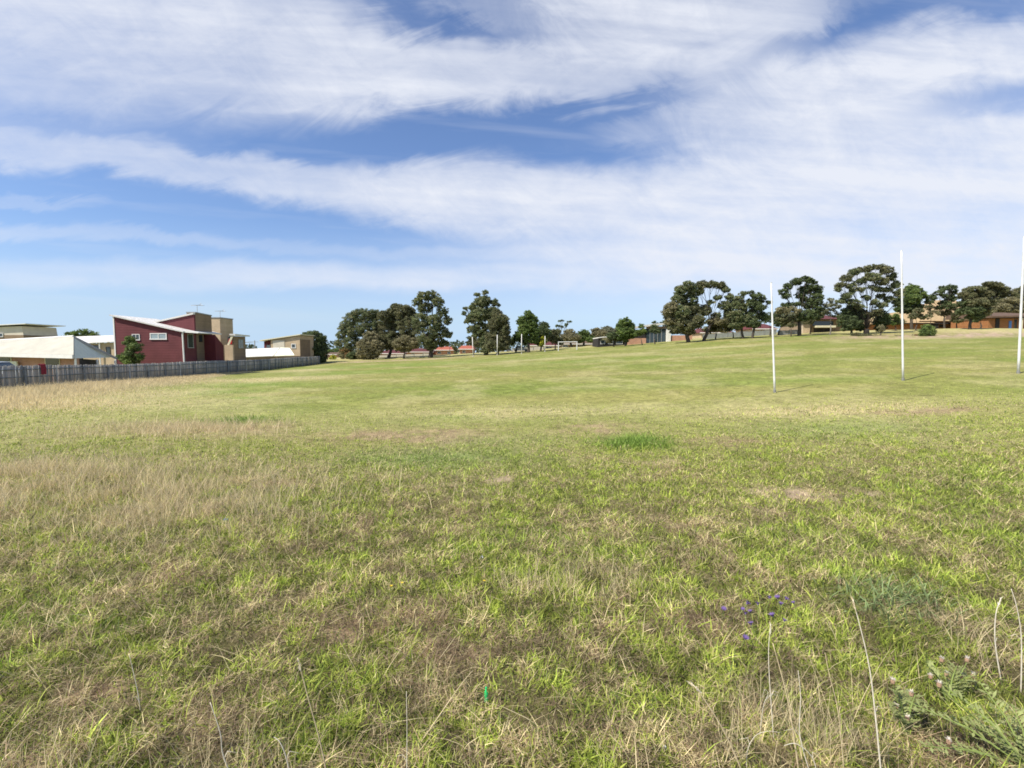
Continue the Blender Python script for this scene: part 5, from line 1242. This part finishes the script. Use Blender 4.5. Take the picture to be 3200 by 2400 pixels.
# far wooded horizon glimpsed between the nearer trees
def far_wood():
    vs, cs = [], []
    for px in np.arange(-300, 3700, 7.0):
        Y = 420 + 60 * math.sin(px * .013); x = X_(px, Y); z0 = tz(x, Y)
        h = 8.5 + 3.5 * math.sin(px * .021) + 3 * math.sin(px * .067) + (3 if 1000 < px < 2100 else 0)
        if px > 2600: h += 5
        n = 26
        p = np.stack([x + rng.normal(0, 3.2, n), Y + rng.normal(0, 5, n), z0 + rng.uniform(0, 1, n) ** .8 * h], 1)
        ax = rng.normal(size=(n, 3)); ax /= np.linalg.norm(ax, axis=1)[:, None]; sd = np.cross(ax, rng.normal(size=(n, 3))); sd /= np.linalg.norm(sd, axis=1)[:, None]
        s = rng.uniform(.8, 1.8, (n, 1))
        vs.append(np.stack([p - ax * s, p + sd * s * .8, p + ax * s, p - sd * s * .8], 1).reshape(-1, 3))
        cs.append(np.repeat(np.array((.075, .098, .062)) * rng.uniform(.7, 1.4, (n, 1)), 4, axis=0))
    V_ = np.concatenate(vs); nq = len(V_) // 4
    o = np_mesh('distant_trees', V_, np.arange(nq * 4), np.full(nq, 4, np.int32), M['leaf'], None, np.concatenate(cs))
    tag(o, 'far-off belt of trees along the horizon', 'trees', kind='stuff')
far_wood()

# ------------------------------------------------------------------ foreground stalks, flowers, litter
def stalk(name, label, pts_px, r0, mat, head=None, cat='grass stalk'):
    """pts_px: first entry (px,py) of the foot on the ground, then (px,py,dY) with distance offset"""
    b = on_ground(*pts_px[0], y0=1.5)
    b.z = gz1(b.x, b.y)
    P3 = [b - Vector((0, 0, .03))] + [Wp(a, c, b.y + d) for a, c, d in pts_px[1:]]
    # smooth the polyline
    sm = []
    for i in range(len(P3) - 1):
        p0 = P3[max(0, i - 1)]; p1 = P3[i]; p2 = P3[i + 1]; p3 = P3[min(len(P3) - 1, i + 2)]
        for k in range(5):
            t = k / 5
            sm.append(.5 * ((2 * p1) + (p2 - p0) * t + (2 * p0 - 5 * p1 + 4 * p2 - p3) * t * t + (3 * p1 - p0 - 3 * p2 + p3) * t ** 3))
    sm.append(P3[-1])
    r = empty(name, b, label, cat)
    m = MB(); n = len(sm); m.tube(sm, [r0 * .68 * (1 - .55 * i / (n - 1)) for i in range(n)], 6); m.build('stem', M[mat], r, True)
    if head:
        m = MB(); e = sm[-1]; d = (sm[-1] - sm[-3]).normalized()
        for k in range(16):
            q = e - d * random.uniform(0, .10); o = Vector((random.gauss(0, 1), random.gauss(0, 1), random.gauss(0, 1))).normalized() * .012
            m.tube([q, q + o + d * .02], [.003, .001], 3)
        m.build('seed_head', M[head], r)
    m = MB()
    for f in (.35,):
        k = int(n * f); q = sm[k]; d = (sm[k + 1] - sm[k]).normalized(); sgn = random.choice((-1, 1))
        w = Vector((sgn * .05, .02, -.01))
        m.tube([q, q + d * .05 + w * .6, q + d * .06 + w * 1.7 - Vector((0, 0, .03))], [.0025, .0022, .0008], 3)
    m.build('blade', M[mat], r)
stalk('dry_stalk', 'tall bleached stalk leaning left at the bottom edge, left of the green bottle', [(1040, 2520), (1003, 2330, 0), (960, 2170, 0), (930, 2055, .02)], .0085, 'straw', 'pale_straw')
stalk('dry_stalk', 'pale kinked stalk with a white tip near the bottom left', [(760, 2500), (700, 2370, 0), (688, 2290, 0), (657, 2195, .02)], .007, 'pale_straw')
stalk('dry_stalk', 'short pale stalk with a hooked tip at the bottom edge', [(915, 2470), (895, 2370, 0), (875, 2320, 0), (856, 2303, 0)], .0075, 'pale_straw')
stalk('dry_stalk', 'thin stalk beside the brown mound at lower left', [(440, 2230), (430, 2160, 0), (404, 2045, .02)], .006, 'pale_straw')
stalk('dry_stalk', 'straw stalk leaning right in the bottom left corner', [(-10, 2440), (15, 2360, 0), (36, 2290, .02)], .006, 'straw')
stalk('dry_stalk', 'long yellowish stalk lying aslant left of the green bottle', [(1295, 2350), (1370, 2240, .05), (1440, 2140, .12), (1478, 2095, .2)], .0065, 'straw')
stalk('dry_stalk', 'upright thin pale stalk at the bottom below the green bottle', [(1270, 2480), (1272, 2300, 0), (1270, 2160, .02)], .0055, 'pale_straw')
stalk('dry_stalk', 'long leaning straw stalk right of the bottom centre', [(2350, 2480), (2270, 2300, 0), (2190, 2170, .02), (2152, 2130, .05)], .0085, 'straw', 'pale_straw')
stalk('dry_stalk', 'tallest upright pale stalk left of the white thistle down', [(2760, 2480), (2735, 2230, 0), (2712, 2060, .02), (2665, 1872, .05)], .0095, 'pale_straw', 'straw')
stalk('dry_stalk', 'upright stalk with a white tip below the purple flowers', [(2540, 2440), (2500, 2300, 0), (2502, 2180, 0), (2494, 2095, .02)], .006, 'pale_straw')
stalk('dry_stalk', 'bent straw stalk below the purple flowers, left of the white tipped one', [(2500, 2440), (2485, 2330, 0), (2460, 2180, 0), (2415, 2010, .02)], .009, 'straw')
stalk('dry_stalk', 'grey pale stalk rising towards the purple flowers', [(2420, 2330), (2402, 2070, 0), (2408, 1955, .02)], .006, 'pale_straw', 'pale_straw')
stalk('curled_stalk', 'bleached stalk curled into an arch near the bottom right', [(2560, 2460), (2540, 2370, 0), (2490, 2325, 0), (2450, 2330, 0)], 0.0056, 'pale_straw')
stalk('curled_stalk', 'small looped white stalk left of the bottom right arches', [(2335, 2420), (2335, 2350, 0), (2360, 2300, 0), (2400, 2285, 0), (2440, 2290, 0)], 0.0037, 'pale_straw')
stalk('curled_stalk', 'thin white stalk looped at its top below the grey stalk', [(2370, 2330), (2385, 2210, 0), (2400, 2170, 0), (2390, 2155, 0), (2382, 2180, 0)], 0.0034, 'pale_straw')
stalk('dry_stalk', 'curving pale stalk at the right edge below the middle', [(3130, 2130), (3110, 2010, 0), (3112, 1920, 0), (3128, 1868, .02)], .009, 'pale_straw', 'pale_straw')
stalk('dry_stalk', 'slanting tan stalk just left of the curving one at the right edge', [(3135, 2090), (3090, 1990, 0), (3038, 1898, .02)], .0065, 'straw')
stalk('dry_stalk', 'pale stalk touching the right edge above the corner', [(3190, 2180), (3192, 2000, 0), (3178, 1900, 0), (3160, 1840, .02)], .008, 'pale_straw')
stalk('dry_stalk', 'thin straw stalk between the tallest pale stalk and the bent one', [(2640, 2440), (2620, 2230, 0), (2592, 2110, 0), (2578, 2040, .02)], .006, 'straw')
stalk('dark_weed_stem', 'single dark upright weed stem standing in the middle left of the paddock', [(1176, 1640), (1172, 1615, 0), (1170, 1590, 0)], .012, 'green_stem', 'green_stem', 'weed')

# purple flowers
fl_px = [(2335, 1886), (2368, 1888), (2322, 1905), (2345, 1912), (2330, 1918), (2430, 1868), (2456, 1872), (2480, 1885), (2440, 1888), (2414, 1924), (2451, 1940), (2347, 1950), (2329, 1995), (2262, 1904), (2404, 1868)]
proto = None
for i, (px, py) in enumerate(fl_px):
    g0 = on_ground(px, py + 55)
    tip = Wp(px, py, g0.y)
    h = max(.12, tip.z - gz1(g0.x, g0.y))
    if proto is None:
        root = empty('purple_flower', (0, 0, 0), 'small purple flower head on a thin stem in the right foreground', 'flower', 'purple flowers in the grass')
        s = MB(); s.tube([(0, 0, -.22), (.01, 0, -.1), (0, 0, 0)], .004, 5); s.build('stem', M['green_stem'], root)
        s = MB()
        for k in range(9):
            a = k * 2 * math.pi / 9
            c, sn = math.cos(a), math.sin(a)
            s.poly([(0, 0, 0), (c * .018 - sn * .010, sn * .018 + c * .010, .012), (c * .036, sn * .036, .026), (c * .018 + sn * .010, sn * .018 - c * .010, .012)])
        s.tube([(0, 0, -.008), (0, 0, .016)], [.009, .012], 7)
        s.build('petals', M['purple'], root); proto = root
        r = root
    else:
        r = proto.copy(); col.objects.link(r)
        for ch in list(proto.children):
            c = ch.copy(); col.objects.link(c); c.parent = r
    r.location = tip; r.rotation_euler = (random.uniform(-.5, .3), random.uniform(-.4, .4), random.uniform(0, 6)); s_ = random.uniform(.7, 1.1); r.scale = (s_, s_, s_)

# thistle plant in the right corner
def thistle(px, py, label, tips, heads, n=0):
    b = on_ground(px, py, y0=1.5); r = empty('thistle_plant', b, label, 'plant')
    st = MB(); lf = MB()
    for tx, ty, dy in tips:
        e = Wp(tx, ty, b.y + dy); mid = b.lerp(e, .5) + Vector((0, 0, .06)); pts_ = [b, mid, e]
        st.tube(pts_, [.009, .006, .003], 5)
        for k in range(26):
            t = .12 + .86 * k / 26; q = (b.lerp(mid, t * 2) if t < .5 else mid.lerp(e, t * 2 - 1))
            d = (e - b).normalized(); sd = d.cross(Vector((0, 0, 1))).normalized() * (1 if k % 2 else -1)
            ln = random.uniform(.05, .11) * (1.1 - .5 * t); w = .010
            o = sd * ln + d * ln * .5 + Vector((0, 0, random.uniform(-.02, .04)))
            pr = o.cross(Vector((0, 0, 1))).normalized() * w
            lf.poly([q, q + o * .5 + pr, q + o, q + o * .5 - pr])
            for m_ in (.35, .6, .8):
                q2 = q + o * m_; o2 = (pr.normalized() * random.choice((-1, 1)) * .03 + o * .15); p2 = o2.cross(Vector((0, 0, 1))).normalized() * .004
                lf.poly([q2, q2 + o2 * .5 + p2, q2 + o2, q2 + o2 * .5 - p2])
    st.build('stem', M['green_stem'], r); lf.build('leaves', M['thistle_leaf'], r)
    for hx, hy, k in heads:
        c = Wp(hx, hy, b.y + random.uniform(-.05, .1)); m = MB()
        m.tube([c - Vector((0, 0, .022)), c - Vector((0, 0, .01)), c + Vector((0, 0, .008)), c + Vector((0, 0, .014))], [.005, .015, .015, .008], 9)
        hd = m.build('flower_head', M['thistle_head'], r)
        m = MB()
        for j in range(60):
            d = Vector((random.gauss(0, 1), random.gauss(0, 1), abs(random.gauss(0, 1)) + .3)).normalized() * random.uniform(.015, .032)
            q = c + Vector((0, 0, .01)); pr = d.cross(Vector((random.random(), random.random(), random.random()))).normalized() * .0016
            m.poly([q - pr, q + pr, q + d + pr * .4, q + d - pr * .4])
        o = m.build('down', M['fluff'], None); o.data.transform(Matrix.Translation(-r.location)); o.parent = hd
        m = MB(); m.tube([c - Vector((0, 0, .02)), c.lerp(b, .4)], [.003, .005], 4); m.build('stalk', M['green_stem'], r)
M['thistle_leaf'] = plain('thistle_leaf', (0.24, 0.27, 0.10), .75, .25, 12)
thistle(3230, 2420, 'large ferny green thistle spreading from the bottom right corner', [(2960, 2150, .3), (2830, 2190, .3), (3060, 2130, .4), (2880, 2330, .1), (3160, 2200, .2), (3010, 2250, .2)], [(2965, 2318, 0), (2935, 2140, 0)])
thistle(2960, 2200, 'dried thistle with white fluffy seed heads in the right foreground', [(2900, 2080, .1), (2990, 2080, .1), (3030, 2110, .05)], [(2942, 2062, 0), (3022, 2062, 0), (2908, 2115, 0), (2958, 2108, 0), (3002, 2112, 0), (3040, 2112, 0)])
thistle(2830, 2300, 'small dried thistle left of the fluffy one', [(2800, 2150, .1), (2860, 2170, .1), (2790, 2220, 0)], [(2790, 2130, 0), (2848, 2168, 0), (2800, 2210, 0), (2835, 2245, 0)])

def lathe(m, c, axis, prof, sides=14):
    a = axis.normalized(); u = a.cross(Vector((0, 0, 1)));
    if u.length < .1: u = a.cross(Vector((1, 0, 0)))
    u.normalize(); v = a.cross(u); n0 = len(m.v)
    for t, r in prof:
        for k in range(sides):
            th = 2 * math.pi * k / sides; m.v.append(tuple(c + a * t + (u * math.cos(th) + v * math.sin(th)) * r))
    for i in range(len(prof) - 1):
        for k in range(sides):
            k2 = (k + 1) % sides; m.f.append((n0 + i * sides + k, n0 + i * sides + k2, n0 + (i + 1) * sides + k2, n0 + (i + 1) * sides + k))
    m.f.append(tuple(n0 + k for k in range(sides))[::-1]); m.f.append(tuple(n0 + (len(prof) - 1) * sides + k for k in range(sides)))
def bottle():
    a = on_ground(1520, 2196); c = Wp(1520, 2194, a.y - .02); t = Wp(1519, 2148, a.y - .02); ax = (t - c)
    L_ = ax.length; k = L_ / .23
    r = empty('green_bottle', a, 'small bright green plastic bottle standing in the grass at bottom centre', 'bottle')
    m = MB(); lathe(m, c, ax, [(0, .024 * k), (.01 * k, .030 * k), (.05 * k, .031 * k), (.07 * k, .027 * k), (.09 * k, .031 * k), (.14 * k, .030 * k), (.175 * k, .018 * k), (.19 * k, .012 * k), (.21 * k, .012 * k)]); m.build('body', M['bottle_green'], r, True)
    m = MB(); lathe(m, c, ax, [(.211 * k, .014 * k), (.232 * k, .014 * k)]); m.build('cap', M['bottle_green'], r)
    m = MB(); lathe(m, c, ax, [(.074 * k, .0285 * k), (.086 * k, .0292 * k)]); m.build('label_band', M['white_plastic'], r)
bottle()
def scrap(name, label, px, py, s, mat):
    a = on_ground(px, py); c = Wp(px, py - 6, a.y); m = MB()
    for k in range(7):
        p = [c + Vector((random.uniform(-s, s), random.uniform(-s, s), random.uniform(-s * .9, s * 1.3))) for _ in range(3)]
        m.prism(p, (0, .004, .002))
    o = m.build(name, M[mat], None); tag(o, label, 'litter')
scrap('litter', 'crumpled white scrap of litter in the grass near the centre', 1504, 1750, .035, 'white_plastic')
scrap('litter', 'small blue scrap of litter in the grass at the left', 705, 1632, .04, 'blue_plastic')
scrap('litter', 'greyish white scrap lying low in the grass near the bottom right of centre', 2075, 2345, .022, 'white_plastic')
for i, (px, py) in enumerate([(1222, 1832), (1256, 1822), (1513, 1816)]):
    g0 = on_ground(px, py + 30); c = Wp(px, py, g0.y)
    r = empty('yellow_flower', c, 'tiny yellow flower in the grass below the white scrap', 'flower', 'tiny yellow flowers')
    m = MB(); m.tube([(c.x, c.y, gz1(c.x, c.y)), c], .003, 4); m.build('stem', M['green_stem'], r)
    m = MB()
    for k in range(6):
        a = k * math.pi / 3; m.poly([c, c + Vector((math.cos(a - .4) * .014, math.sin(a - .4) * .014, .006)), c + Vector((math.cos(a) * .024, math.sin(a) * .024, .012)), c + Vector((math.cos(a + .4) * .014, math.sin(a + .4) * .014, .006))])
    m.build('petals', M['yellow'], r)
